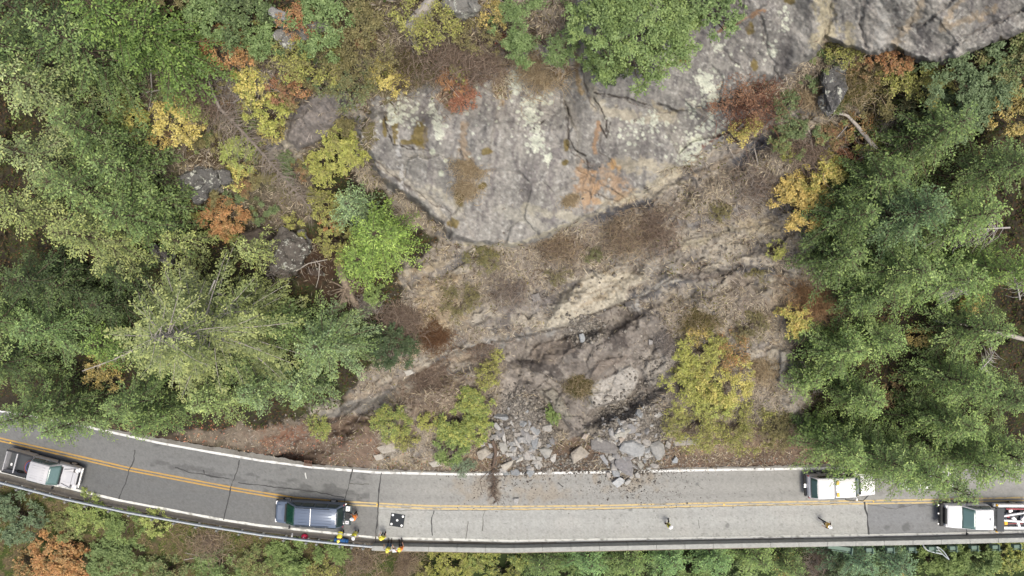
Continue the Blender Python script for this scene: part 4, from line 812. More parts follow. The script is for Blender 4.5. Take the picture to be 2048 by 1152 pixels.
# dry brush bushes
BROWN = [(176,156,138),(152,132,116),(194,176,158),(134,116,104)]; GREYT = [(182,172,162),(160,150,142),(200,192,184)]
TANC = [(204,184,150),(186,164,130),(218,200,168)]
DRY = [(420,180,1.8,BROWN,'tangle of grey-brown bare brush in the upper left clearing'),(470,155,1.4,GREYT,'bare grey brush above the fallen snag'),(520,140,1.2,GREYT,'small heap of dark bare sticks near the orange-rust shrub'),(900,90,1.9,BROWN,'brown brush along the upper rim of the rock wall'),(960,110,1.4,BROWN,'brown brush right of the rim brush, beside the tan grass'),
 (820,120,1.6,BROWN+OLV,'brown-olive brush under the weathered log'),(1085,130,1.5,TANC,'tan grass tussock hanging on the upper wall'),(940,330,1.0,TANC,'tan grass tussock in the crease of the rock wall'),(935,370,.8,TANC,'tan tussock low in the crease of the wall'),(1140,395,.6,TANC,'single tan tussock at the bottom of the wall'),(1500,200,1.9,[(140,100,84),(124,88,76),(156,120,100)],'large red-brown bare bush at the right end of the wall'),
 (1630,180,1.2,TANC,'tan grass left of the vertical slab, upper right'),(1710,160,1.4,TANC+OLV,'tan grass right of the vertical slab, upper right'),(1790,230,1.8,GREYT+OLV,'grey bare brush right of the white snag'),(1620,290,1.5,BROWN,'brown brush left of the white snag'),(1640,590,1.9,[(186,150,112),(166,130,98),(200,170,130)],'orange-tan dry grass hummock at the edge of the right wood'),(1700,610,1.4,BROWN,'dark brown dead brush at the top of the hollow'),(1400,640,1.4,TANC+OLV,'tan brush above the yellow thicket'),(1530,730,1.2,TANC,'tan grass between the yellow thicket and the conifer'),
 (1640,1125,2.2,GREYT+BROWN,'large dry grey-brown bush below the parapet'),(720,1115,1.8,BROWN+TANC,'dry brown brush below the end of the guardrail'),(800,1125,1.6,TANC+BROWN,'dry tan brush below the seated workers'),(420,1080,1.8,BROWN+TANC,'dry brown brush under the middle of the guardrail'),(560,535,.9,GREYT,'bare twigs at the foot of the round boulder'),(735,600,1.1,GREYT,'thin grey twig fan right of the uprooted stump'),(800,640,1.6,BROWN,'brown brush right of the stump on the tan slope'),(870,670,1.3,[(150,116,88),(130,100,76)],'rust brown brush on the lower tan slope'),
 (960,690,1.3,BROWN,'brown brush next to the left of the scar'),(860,760,2.0,BROWN,'broad brown brush above the low verge bush'),(1250,470,1.8,BROWN+TANC,'brown brush along the brown ledge under the wall'),(1120,480,1.6,TANC+BROWN,'tan brush below the chin of the rock wall'),(1320,460,1.6,BROWN,'brown brush right of centre on the ledge'),(1020,570,1.7,GREYT+BROWN,'greyish brush in the middle of the slope'),(1520,360,1.6,BROWN+GREYT,'brown-grey brush left of the golden maple'),(1340,690,.9,GREYT,'pale bare twigs left of the yellow thicket top'),(1160,770,1.0,TANC+OLV,'tan-olive tuft in the middle of the scar')]
rgt = np.random.default_rng(8)
for k in range(64):
    while True:
        u, v = rgt.uniform(290, 760), rgt.uniform(-10, 480)
        if v < 470 - max(0, u - 700) * 3 and not (u > 700 and v > 200) and not (560 < u < 690 and 180 < v < 300): break
    if k > 50: u, v = rgt.uniform(1560, 1860), rgt.uniform(110, 330)
    r_ = rgt.uniform(.7, 1.5); pal = [OLV, EVG + OLV, OLV + YGR, OLV + RUST, MID][rgt.integers(0, 5)]
    wd_, lf_ = leafy(1500 + k, r_, r_ * .8, pal, n=int(900 * r_ * r_ + 400), leaf=.12, clumps=12)
    side = 'left of the rock wall' if k <= 50 else 'below the upper right rock wall'
    o = empty('low_shrub', top_pt(u, v, r_ * .5), 0, 'low olive green shrub in the tangled brush ' + side, 'shrub', 'low shrubs in the brush ' + side)
    link('stems', mesh_np('stems', wd_[0], quads=wd_[1], smooth=True), M_BARK, o); link('foliage', mesh_np('foliage', lf_[0], quads=lf_[1], col=lf_[2]), M_LEAF, o)
for k, (u, v, r_, pal, lab) in enumerate(DRY):
    n = int(220 + 230 * r_)
    n = n * 2 if 'tan' in lab else n; vv, qq, cc = twiggy(900 + k, r_, .45 * r_ + .25, pal, n=n, th=.018)
    tag(link('dry_bush', mesh_np('dry_bush', vv, quads=qq, col=cc), M_GRASS, loc=top_pt(u, v, .4)), lab, 'dry bush', 'dry brush and grass tussocks')
# uncountable ground cover: dry stems and low weeds over the slope
rng = np.random.default_rng(77)
def ground_stems(name, N, umin, umax, vmin, vmax, dfun, pal, ln, wd, flat=.5, seed=1):
    rg = np.random.default_rng(seed)
    u = rg.uniform(umin, umax, N); v = rg.uniform(vmin, vmax, N)
    k = rg.random(N) < dfun(u, v); u, v = u[k], v[k]; z = zat(u, v); x, y, z = w2(u, v, z); n = len(u)
    a = rg.random(n) * 2 * np.pi; d = np.stack([np.cos(a) * 1.0, np.sin(a) * .9 - .35, rg.uniform(.1, 1, n) * flat], -1)
    base = np.stack([x, y, z + .01], -1); col = vcolor(rg, n, pal, .18)
    L = ln * rg.uniform(.4, 1.3, n); W = wd * rg.uniform(.6, 1.3, n)
    nrm = np.stack([rg.normal(size=n) * .5, rg.normal(size=n) * .5, np.ones(n)], -1)
    V, Q, cl_ = quads_from(base, d, nrm, L, W, col)
    return tag(link(name, mesh_np(name, V, quads=Q, col=np.clip(cl_, .01, .8)), M_GRASS), kind='stuff')
cl_n = lambda u, v, s=26, sd=3: sst(-.35, .5, fbm(u, v, s, sd, 3))
ground_stems('dry_grass', 420000, -60, 2110, -60, 950, lambda u, v: brush_at(u, v) * (.25 + .75 * cl_n(u, v)), [(190,178,154),(160,146,128),(214,202,176),(136,124,112)], .42, .045, .45, 2)
ground_stems('pale_straw', 90000, -60, 2110, -60, 950, lambda u, v: (brush_at(u, v) > .25) * cl_n(u, v, 13, 19) ** 2, [(212,200,174),(194,180,152),(180,165,138)], .6, .05, .35, 12)
ground_stems('dark_stems', 60000, -60, 2110, -60, 950, lambda u, v: (brush_at(u, v) > .25) * cl_n(u, v, 15, 23) ** 2, [(96,80,68),(116,96,78),(84,74,62)], .55, .05, .5, 13)
ground_stems('dead_twigs', 90000, -60, 2110, -60, 950, lambda u, v: brush_at(u, v) * cl_n(u, v, 40, 9), [(198,188,178),(110,96,86),(160,148,138)], .8, .032, .35, 3)
ground_stems('low_weeds', 90000, -60, 2110, -60, 950, lambda u, v: (brush_at(u, v) > .2) * cl_n(u, v, 30, 15) ** 3 * .8, [(118,116,60),(100,108,54),(140,132,70)], .2, .08, .6, 4)
ground_stems('forest_litter', 160000, -60, 2110, -60, 900, lambda u, v: (brush_at(u, v) < .02) * (zat(u, v) > .5) * (sd_poly(u, v, ROCK) > 6) * (sd_poly(u, v, SCAR) > 6) * (sd_poly(u, v, SAND) > 6) * .8, [(96,78,60),(70,84,44),(84,100,50),(110,86,62)], .26, .1, .5, 5)
ground_stems('roadside_grass', 110000, -60, 2110, 960, 1190, lambda u, v: (v - vsouth(u) > 3) * (u < 860) * (.3 + .7 * cl_n(u, v)), [(122,132,66),(150,136,100),(104,122,54),(168,150,116)], .35, .045, .9, 6)
ground_stems('fallen_leaves', 16000, 150, 1700, 840, 945, lambda u, v: (vnorth(u) - v > -2) * (vnorth(u) - v < 60) * np.where((u < 760), .5, .12) * cl_n(u, v, 18, 5), [(206,150,128),(190,120,96),(214,180,140),(160,100,70)], .14, .11, .1, 7)
# ------------------------------------------------------------------ rocks
def hull_mesh(name, pts, col, var=.10, seed=0, attr=True):
    bm = bmesh.new()
    for p in pts: bm.verts.new(p)
    r = bmesh.ops.convex_hull(bm, input=bm.verts)
    junk = [g for g in r['geom_interior'] if isinstance(g, bmesh.types.BMVert)]
    if junk: bmesh.ops.delete(bm, geom=junk, context='VERTS')
    bmesh.ops.dissolve_limit(bm, angle_limit=R(9), verts=bm.verts, edges=bm.edges)
    bmesh.ops.bevel(bm, geom=bm.edges[:], offset=var, segments=1, affect='EDGES', clamp_overlap=True)
    bmesh.ops.recalc_face_normals(bm, faces=bm.faces)
    me = bpy.data.meshes.new(name); bm.to_mesh(me); bm.free()
    ca = me.color_attributes.new('Col', 'FLOAT_COLOR', 'POINT'); g_ = sum(col) / 3; col = [min(x * .55 + g_ * .45 + 15, 218) for x in col]; c = np.ones((len(me.vertices), 4), np.float32); c[:, :3] = lin(col)
    ca.data.foreach_set('color', c.ravel()); return me
from mathutils import noise as mn
def roughen(me, seed):
    "weather a block: break its planes into chips and hollows"
    bm = bmesh.new(); bm.from_mesh(me); lay = bm.verts.layers.float_color['Col']; c = tuple(list(bm.verts)[0][lay])
    bmesh.ops.triangulate(bm, faces=bm.faces); s = max(v.co.length for v in bm.verts)
    for k in range(3): bmesh.ops.subdivide_edges(bm, edges=[e for e in bm.edges if e.calc_length() > s * .14], cuts=1); bmesh.ops.triangulate(bm, faces=bm.faces)
    bm.normal_update(); off = Vector((seed * 3.1, 0, 0)); a = min(s * .09, .16)
    mv = [(v, v.normal * (mn.hetero_terrain(v.co * 1.6 + off, .8, 2.1, 5, .5) - .8) * a + v.normal * (a * .8 if mn.noise(v.co * 1.1 + off) > .12 else -a * .5)) for v in bm.verts]
    for v, d in mv: v.co += d; v[lay] = c
    bm.to_mesh(me); bm.free(); return me
def outline_rock(name, pts, h, col, label, seed, cat='rock', group=None, dz=0.0, name_mat=None, sharp=.03):
    rg = np.random.default_rng(seed); p = np.array(pts, float); c = p.mean(0)
    z0 = float(zat(*c)); inroad = c[1] > vnorth(c[0]); z0 = 0.0 if inroad else z0
    zt = z0 + h; W = []
    mid = np.array([w2(u, v, zt - .25 * h) for u, v in p]); cen = np.array(w2(c[0], c[1], zt - .25 * h)).ravel(); mid = mid.reshape(-1, 3)
    for i, m in enumerate(mid):
        W.append(m + rg.normal(size=3) * .03)
        q = cen + (m - cen) * rg.uniform(.55, .85); q[2] = zt - rg.uniform(0, .22) * h; W.append(q)
        q = cen + (m - cen) * rg.uniform(.8, 1.0); q[2] = z0 - .25 - .1 * h; W.append(q)
    if h >= .8:
        for i in range(10):
            a_ = rg.random() * 6.28; m_ = mid[rg.integers(0, len(mid))]; q = cen + (m_ - cen) * rg.uniform(.3, .9); q[2] = zt - rg.uniform(0, .35) * h * (np.linalg.norm((m_ - cen)[:2]) > 0); W.append(q)
    W = np.array(W); o = Vector(cen); o.z = z0
    if c[1] < 560: col = [x - 38 for x in col]
    me = hull_mesh(name, [tuple(w_ - np.array(o)) for w_ in W], col, sharp, seed)
    if c[1] < 560: me = roughen(me, seed)
    return tag(link(name, me, M_BOULDER if c[1] < 560 else M_ROCK, loc=o + Vector((0, 0, dz))), label, cat, group)
def c6(pts): return [(920 + x / 6.4, 830 + y / 6.4) for x, y in pts]
def c7(pts): return [(1130 + x / 6.4, 800 + y / 6.4) for x, y in pts]
TAN = (178,164,140); GR = (150,150,146); LG = (176,174,166); DG = (116,114,112); BG = (136,142,146)
BIG = [
 (c6([(215,470),(330,400),(400,490),(280,585),(235,560)]), .9, TAN, 'tan blocky boulder at the left end of the left rubble pile'),
 (c6([(500,350),(590,345),(612,450),(540,490),(510,440)]), .6, (164,160,146), 'upright grey-tan block right of the buried log in the left pile'),
 (c6([(830,215),(875,215),(920,300),(885,385),(830,300)]), .5, (156,152,146), 'long grey slab lying in the middle of the left pile'),
 (c6([(900,330),(1000,250),(1015,300),(985,400),(940,430),(915,390)]), .5, BG, 'pointed blue-grey slab right of the long slab in the left pile'),
 (c6([(1000,430),(1100,405),(1190,450),(1150,540),(1120,560),(1040,500)]), .8, (166,162,148), 'largest grey-tan boulder on the right side of the left pile'),
 (c6([(1140,320),(1180,280),(1215,330),(1215,390),(1170,370)]), .5, (130,128,126), 'dark pointed rock at the upper right of the left pile'),
 (c6([(870,510),(960,520),(970,580),(900,570)]), .4, LG, 'light flat rock left below the largest boulder of the left pile'),
 (c6([(965,520),(1060,540),(1040,590),(985,570)]), .4, (172,168,156), 'light rock touching the largest boulder of the left pile from below'),
 (c6([(960,590),(1020,590),(1010,660),(985,700),(950,650)]), .35, LG, 'narrow kite-shaped slab pointing at the white line'),
 (c6([(515,650),(600,620),(690,560),(670,640),(600,705),(550,700)]), .6, (188,176,152), 'cream coloured wedge at the lower edge of the left pile'),
 (c6([(710,590),(780,530),(825,540),(800,580),(730,610)]), .45, (186,182,168), 'pale oblong rock right of the cream wedge'),
 (c6([(645,710),(740,690),(775,750),(740,780),(660,775)]), .35, BG, 'blue-grey slab lying on the white edge line below the left pile'),
 (c6([(850,740),(910,655),(950,720),(930,770),(900,800)]), .4, (150,156,158), 'pointed blue-grey slab crossing the white line, right of the flat one'),
 (c6([(410,100),(460,100),(530,180),(500,195),(450,170)]), .4, (176,174,168), 'pale leaf-shaped rock at the top left of the left pile'),
 (c6([(400,250),(490,240),(490,270),(440,310),(410,300)]), .4, (140,136,130), 'grey rock at the upper end of the buried log'),
 (c6([(680,210),(780,215),(760,290),(700,280)]), .45, (166,156,142), 'square tan rock in the upper middle of the left pile'),
 (c6([(760,190),(880,165),(905,175),(860,210),(780,205)]), .3, (178,172,160), 'long thin sliver on top of the left pile'),
 (c6([(1095,375),(1150,360),(1185,400),(1130,425)]), .4, (138,140,142), 'blue-grey rock above the largest boulder of the left pile'),
 (c6([(1150,540),(1215,520),(1215,590),(1160,585)]), .4, (170,164,150), 'small tan block right of the largest boulder of the left pile'),
 (c6([(360,360),(420,370),(420,420),(370,420)]), .4, (178,176,172), 'round pale rock above the tan blocky boulder'),
 (c6([(680,440),(735,395),(715,465),(695,475)]), .35, (184,180,170), 'pale narrow rock in the centre of the left pile'),
 (c6([(850,440),(970,430),(960,490),(880,495)]), .4, (158,148,136), 'brown-grey rock left of the largest boulder of the left pile'),
 (c6([(620,475),(680,475),(680,520),(630,520)]), .35, (186,180,166), 'cube-like pale rock left of the centre of the left pile'),
 (c6([(670,1080),(755,1065),(740,1140),(700,1140)]), .25, (168,166,160), 'lone flat rock in the far lane close to the yellow lines'),
 (c6([(520,700),(600,705),(640,770),(560,775)]), .3, (140,146,144), 'greenish grey slab under the cream wedge'),
 (c7([(75,680),(205,580),(320,690),(170,780),(95,830)]), 1.0, (178,162,138), 'big tan pentagonal boulder standing alone between the two rubble piles'),
 (c7([(330,510),(420,480),(520,490),(640,560),(680,620),(660,680),(560,690),(340,640)]), .7, (128,122,116), 'wide dark grey slab at the left of the right pile'),
 (c7([(690,640),(740,530),(860,500),(1025,590),(1000,710),(900,725),(800,680)]), 1.1, (160,162,160), 'largest light grey boulder in the middle of the right pile'),
 (c7([(1065,570),(1200,520),(1260,570),(1280,680),(1220,780),(1170,770),(1160,690),(1100,660)]), 1.0, (156,154,146), 'tall two-toned boulder at the right end of the right pile'),
 (c7([(630,790),(690,700),(830,720),(860,850),(870,990),(780,960),(660,860)]), .9, (134,130,130), 'ribbed purplish slab lying across the white line in the right pile'),
 (c7([(440,710),(490,690),(560,790),(550,850),(490,800)]), .5, (158,160,162), 'oval pale grey rock left of the ribbed slab'),
 (c7([(580,850),(640,840),(710,940),(700,990),(620,980)]), .5, (146,152,156), 'blue-grey rock on the road left under the ribbed slab'),
 (c7([(600,1060),(700,990),(770,1030),(750,1070),(670,1120)]), .5, (190,194,192), 'whitish triangular rock farthest out on the road'),
 (c7([(760,1060),(820,1010),(860,1020),(820,1070),(780,1100)]), .35, (184,180,168), 'pale sliver right of the whitish triangular rock'),
 (c7([(890,950),(930,915),(970,970),(960,1010),(910,1000)]), .45, (180,176,166), 'rounded pale rock on the road at the right foot of the ribbed slab'),
 (c7([(530,930),(580,925),(585,990),(540,1000)]), .35, (176,166,152), 'small tan block on the road left of the blue-grey rock'),
 (c7([(630,450),(880,345),(890,365),(720,470),(640,475)]), .4, (176,170,150), 'long tan plank-like slab at the top of the right pile'),
 (c7([(205,490),(250,430),(310,440),(260,515)]), .45, (190,168,144), 'orange-tan block above the pentagonal boulder'),
 (c7([(1365,790),(1420,720),(1445,760),(1440,810),(1390,815)]), .5, (164,172,176), 'single blue-white rock right of the right pile near the line'),
 (c7([(680,490),(760,450),(790,460),(720,560)]), .4, (182,160,136), 'orange-tan rock under the plank-like slab'),
 (c7([(910,780),(960,760),(1010,830),(980,900),(930,860)]), .5, (164,158,142), 'tan rock between the ribbed slab and the two-toned boulder'),
 (c7([(1010,690),(1080,710),(1060,740),(1020,730)]), .35, (178,176,168), 'small pale brick-like rock right of the largest light boulder'),
 (c7([(400,475),(490,510),(470,540),(410,520)]), .4, (172,166,152), 'flat pale rock on the dark slab of the right pile'),
 (c7([(820,230),(960,240),(950,265),(860,265)]), .3, (178,172,158), 'thin pale slab in the upper gravel of the right pile'),
 (c7([(900,410),(990,430),(960,460),(910,450)]), .35, (152,150,148), 'grey rock right of the plank-like slab'),
 (c7([(1090,310),(1140,310),(1130,350),(1095,345)]), .35, (182,180,172), 'small pale cube at the upper right of the right pile'),
 (c7([(1030,850),(1110,860),(1090,900),(1040,890)]), .35, (172,170,162), 'pale flat rock just above the white line in the right pile'),
 (c7([(560,700),(640,760),(620,830),(570,790)]), .4, (126,122,120), 'dark rock wedged left of the ribbed slab'),
 ([(1158,668),(1166,666),(1171,676),(1168,686),(1160,684)], .35, (160,168,172), 'blue-grey slab on the small scree fan at the top of the scar'),
 ([(1155,655),(1168,658),(1166,664),(1157,663)], .25, (190,184,172), 'pale stone above the blue-grey slab on the scree fan'),
 ([(1296,678),(1305,682),(1306,689),(1298,688)], .3, (178,172,166), 'pale stone at the right flank of the scar'),
 ([(752,896),(770,888),(800,884),(790,902),(765,908)], .35, (180,166,144), 'low tan outcrop rock at the foot of the verge bushes'),
 ([(858,925),(875,918),(890,922),(885,932),(865,934)], .3, (186,176,156), 'pale flat rock at the white line left of the juniper mat'),
 ([(745,910),(765,908),(768,918),(752,922)], .3, (188,176,156), 'pale stone on the leaf-littered verge'),
 ([(806,742),(822,738),(830,746),(814,752)], .3, (192,184,166), 'pale stone on the lower tan slope'),
 ([(540,8),(560,20),(576,24),(572,42),(556,44),(542,34)], 1.0, (176,174,170), 'rounded whitish boulder near the top edge on the left'),
 ([(545,62),(600,50),(652,36),(662,52),(610,82),(572,92),(550,80)], .9, (160,156,146), 'long pale slab under the orange-brown shrub near the top edge'),
 ([(885,-10),(960,-10),(955,16),(920,24),(890,14)], .9, (164,160,148), 'pale rock at the top edge right of the weathered log'),
 ([(350,350),(395,333),(432,338),(436,362),(405,392),(380,402),(368,380)], 1.4, (136,133,128), 'lichen-spotted grey boulder in the middle of the left side'),
 ([(432,338),(460,342),(462,358),(440,366)], 1.0, (142,138,132), 'small grey block attached at the right of the lichen-spotted boulder'),
 ([(318,432),(345,426),(355,440),(350,462),(328,458)], 1.0, (130,128,124), 'grey boulder above the two fir-covered slabs'),
 ([(298,492),(308,486),(340,512),(346,528),(330,530),(305,510)], .8, (132,126,122), 'smooth dark slab showing between fir branches on the left'),
 ([(545,470),(575,455),(612,480),(616,505),(598,530),(572,548),(545,535),(538,505)], 2.0, (136,126,114), 'large rounded brown-grey boulder left of the uprooted stump'),
 ([(596,462),(606,460),(622,480),(616,488),(600,478)], .6, (160,154,146), 'small pale slab on the upper right of the round boulder'),
 ([(318,112),(338,116),(347,132),(338,143),(325,134)], .8, (144,132,118), 'brown-grey egg-shaped rock at the top left of the clearing'),
 ([(1495,735),(1506,736),(1508,746),(1500,744)], .2, (226,226,222), 'small bright white rock right of the yellow thicket'),
 ([(1650,120),(1690,112),(1700,130),(1688,180),(1665,225),(1650,190)], .7, (132,130,128), 'tall dark slab standing below the upper right wall'),
 ([(1345,880),(1385,882),(1400,876),(1392,890),(1350,892)], .3, (170,160,142), 'thin pale slab beside the bottom of the yellow thicket'),
 ([(110,795),(130,792),(136,806),(118,816)], .4, (160,144,128), 'brownish stone on the verge at the left road bend'),
 ([(1060,590),(1078,586),(1082,600),(1066,604)], .5, (140,132,124), 'dark block left of the cream sandstone face'),
 ([(1248,598),(1260,596),(1262,612),(1250,614)], .4, (96,90,86), 'small dark block at the right end of the cream sandstone face'),
]
for i, (pts, h, col, lab) in enumerate(BIG):
    big = pts[0][1] < 700 or h >= 1.3
    outline_rock('boulder' if h >= .8 else 'rock', pts, h, col, lab, 40 + i, 'boulder' if h >= .8 else 'rock', 'fallen and loose rocks', sharp=.03)
def small_rock(rg, s, col):
    n = 11; p = rg.uniform(-1, 1, (n, 3)); p /= np.maximum(np.linalg.norm(p, axis=1, keepdims=True), .3) ** .8
    p *= np.array([s * rg.uniform(.8, 1.3), s * rg.uniform(.5, .8), s * rg.uniform(.35, .6)]); return hull_mesh('rock', [tuple(a) for a in p], col, s * .05)
rg = np.random.default_rng(12); STN = [(178,170,158),(162,160,156),(190,184,172),(148,144,140),(172,164,150),(158,162,162)]
protos = [small_rock(rg, 1.0, STN[i % 6]) for i in range(18)]
def scatter_rocks(n, fn, lab, grp, smin, smax, seed):
    r = np.random.default_rng(seed); k = 0
    while k < n:
        u, v = fn(r)
        o = bpy.data.objects.new('rock', protos[r.integers(0, 18)]); C.objects.link(o)
        if not o.data.materials: o.data.materials.append(M_ROCK)
        s = smin + (smax - smin) * r.random() ** 2.2; z = 0.0 if v > vnorth(u) else float(zat(u, v))
        x, y, z = w2(u, v, z + s * .2); o.location = (x, y, z); o.rotation_euler = (r.normal() * .5, r.normal() * .5, r.random() * 6.28); o.scale = (s, s, s)
        tag(o, lab, 'rock', grp); k += 1
def gau(cu, cv, su, sv, vmax=None):
    def f(r):
        while True:
            u, v = cu + r.normal() * su, cv + r.normal() * sv
            if vmax is None or v < vmax: return u, v
    return f
scatter_rocks(98, gau(1044,888,29,27,943), 'small angular grey-tan stone in the left rubble pile beside the road', 'stones of the left rubble pile', .28, .8, 1)
scatter_rocks(100, gau(1262,892,35,33,955), 'small angular grey stone in the right rubble pile beside the road', 'stones of the right rubble pile', .26, .75, 2)
scatter_rocks(18, gau(1172,655,18,14), 'small pale stone of the scree fan under the cream sandstone face', 'stones of the upper scree fan', .1, .3, 3)
scatter_rocks(10, gau(1240,965,25,8), 'small stone lying loose on the far lane below the right rubble pile', 'stones on the lane', .08, .16, 4)
def gravel(name, spots, seed, smin=.04, smax=.2, cols=[(156,150,140),(134,128,120),(172,165,154),(112,107,101)]):
    "crumbs too many to count, one mesh of little angular chips"
    r = np.random.default_rng(seed); U = []; V = []
    for (cu, cv, su, sv, n) in spots: U.append(cu + r.normal(size=n) * su); V.append(cv + r.normal(size=n) * sv)
    U = np.concatenate(U); V = np.concatenate(V); n = len(U); z = np.where(V > vnorth(U), 0.0, zat(U, V)); x, y, z = w2(U, V, z)
    s = smin + (smax - smin) * r.random(n) ** 3
    base = np.array([(1,0,0),(0,1,0),(-1,0,0),(0,-1,0),(0,0,.8),(0,0,-.6)], float)
    pts = base[None] * (s[:, None, None] * r.uniform(.55, 1.3, (n, 6, 1))); a = r.random(n) * 6.28; ca, sa = np.cos(a)[:, None], np.sin(a)[:, None]
    tilt = r.normal(size=(n, 1)) * .5; py = pts[..., 1] * np.cos(tilt) - pts[..., 2] * np.sin(tilt); pz = pts[..., 1] * np.sin(tilt) + pts[..., 2] * np.cos(tilt)
    px = pts[..., 0] * ca - py * sa; py = pts[..., 0] * sa + py * ca
    P_ = np.stack([px + x[:, None], py + y[:, None], pz + z[:, None] + s[:, None] * .2], -1)
    T_ = np.array([(0,1,4),(1,2,4),(2,3,4),(3,0,4),(1,0,5),(2,1,5),(3,2,5),(0,3,5)]); t = (np.arange(n) * 6)[:, None, None] + T_[None]
    tag(link(name, mesh_np(name, P_.reshape(-1, 3), tris=t.reshape(-1, 3), col=np.repeat(np.clip(vcolor(r, n, cols, .15), .02, .8), 6, 0)), M_ROCK), kind='stuff')
gravel('gravel', [(1045,868,28,34,8000),(1035,830,12,22,1200),(1264,872,34,34,9000),(1262,845,26,18,2200),(1170,662,18,13,1300),(1130,928,60,10,900),(1260,600,120,120,600),(1300,740,20,40,300)], 21)
gravel('road_grit', [(960,975,30,25,260),(1250,975,35,14,500),(1340,985,60,22,330),(1060,985,60,20,160),(1270,945,60,8,800),(1010,945,60,6,500)], 22, .02, .07, [(110,104,98),(140,134,126),(90,84,80)])
gravel('slope_stones', [(1500,480,60,30,500),(1450,700,70,60,700),(880,600,90,90,600),(1050,600,60,40,500),(1580,500,25,50,300),(600,880,60,25,500),(500,300,60,80,250),(860,910,60,14,700),(1450,920,120,10,600)], 23, .03, .12, [(190,182,168),(166,158,148),(140,132,124)])

# ------------------------------------------------------------------ dead wood
def branch_paths(segs, k=8):
    out = []; rad = []
    for pts, r0, r1 in segs:
        p = np.array([tuple(q) for q in pts], float); s = np.r_[0, np.cumsum(np.linalg.norm(np.diff(p, axis=0), axis=1))]; t = np.linspace(0, s[-1], k)
        out.append(np.stack([np.interp(t, s, p[:, i]) for i in range(3)], -1)); rad.append(np.linspace(r0, r1, k))
    return np.array(out), np.array(rad)
def dead_wood(name, main, twigs, label, cat, mt=M_GREYWOOD, parts=('trunk', 'branches')):
    o0 = Vector(main[0][0][0]); o = empty(name, o0, 0, label, cat)
    sh = lambda segs: [([Vector(q) - o0 for q in p], a, b) for p, a, b in segs]
    P1, R1 = branch_paths(sh(main), 12); v, q = tubes(P1, R1, 8); link(parts[0], mesh_np(parts[0], v, quads=q, smooth=True), mt, o)
    if twigs:
        P2, R2 = branch_paths(sh(twigs), 7); v, q = tubes(P2, R2, 4); link(parts[1], mesh_np(parts[1], v, quads=q, smooth=True), mt, o)
    return o
def line3(pts, h0, h1):
    n = len(pts); return [G(u, v, h0 + (h1 - h0) * i / (n - 1)) for i, (u, v) in enumerate(pts)]
r = np.random.default_rng(5)
def side_twigs(A, B, n, ln, up=.2, curl=.5, lo=.1, hi=1.0, taper=True, rad=.014):
    out = []; d = (B - A); L = d.length; d = d.normalized(); s = d.cross(Vector((0, 0, 1))).normalized()
    for i in range(n):
        t = lo + (hi - lo) * r.random(); sg = 1 if i % 2 else -1; l = ln * r.uniform(.5, 1.1) * ((1.1 - t) if taper else 1)
        p = A + (B - A) * t; dd = (d * r.uniform(-.25, 1.2) + s * sg + Vector((0, 0, r.uniform(-.3, 1) * up))).normalized()
        q = p + dd * l * .5; e = q + (dd + d * curl + Vector((0, 0, -.3))).normalized() * l * .5
        out.append(([p, q, e], rad, .004))
    return out
# fallen grey fir
A, B = G(465, 232, 2.0), G(640, 432, 1.1)
tw = side_twigs(A, B, 90, 2.6, .5, .9, .04, 1.0, True, .02) + side_twigs(A, B, 120, 1.5, 1.2, .4, .04, 1.0, False, .014) + side_twigs(A, B, 40, 3.0, .1, 1.6, .1, .8, True, .022)
dead_wood('fallen_snag', [([A, G(520, 290, 1.8), G(580, 360, 1.5), B], .12, .03), ([A, G(450,200,1.8), G(445,182,2.0)], .12, .05), ([A, G(420,205,.8), G(395,192,.6)], .07, .03), ([A, G(440,245,.7), G(415,278,.4)], .05, .02), ([A, G(470,222,1.6), G(482,218,1.5)], .05, .01)], tw, 'fallen grey dead fir with fine curved twigs lying down the upper left clearing', 'dead tree', mt=mat('dull_dead_wood', lin((156,145,134)), rough=.95, var=.3, scale=5))
dead_wood('dead_branch', [([G(395,185,.5), G(430,190,.5), G(465,205,.6), G(490,222,.5)], .05, .02), ([G(300,190,.6), G(350,182,.6), G(410,190,.5)], .05, .02), ([G(310,130,.6), G(312,190,.5), G(300,240,.4)], .06, .02), ([G(325,150,.5), G(345,142,.7)], .04, .02), ([G(300,240,.4), G(312,215,.5), G(330,180,.6)], .04, .01)], None, 'criss-cross bleached dead branches left of the fallen snag', 'branches')
dead_wood('dead_branch', [([G(240,313,.9), G(275,320,.9), G(300,338,.8), G(325,352,.7)], .05, .015), ([G(275,320,.9), G(300,325,1.1), G(315,340,.8)], .03, .01), ([G(240,313,.9), G(255,300,1.2)], .03, .01)], None, 'bleached white branch poking out of the green conifers on the left', 'branch')
dead_wood('weathered_log', [([G(823,60,.5), G(850,30,.6), G(885,-12,.7)], .42, .3)], side_twigs(G(823,60,.5), G(815,90,.3), 30, 1.4, .6, .3, 0, 1, False, .02) + side_twigs(G(850,30,.8), G(870,30,.8), 8, 1.2, .6, .2, 0, 1, False, .02), 'thick weathered grey log at the top edge above the rock wall', 'log')
dead_wood('white_snag', [([G(1646,232,.9), G(1675,238,1.2), G(1692,262,1.5), G(1722,308,1.9)], .07, .16), ([G(1660,232,1.0), G(1645,248,.8)], .03, .01), ([G(1655,230,1.0), G(1642,222,1.2)], .06, .02)], side_twigs(G(1722,308,1.9), G(1712,330,1.6), 24, 1.3, .3, .2, 0, 1, False, .015), 'twisted bleached white snag between brown brush and the right wood', 'dead tree')
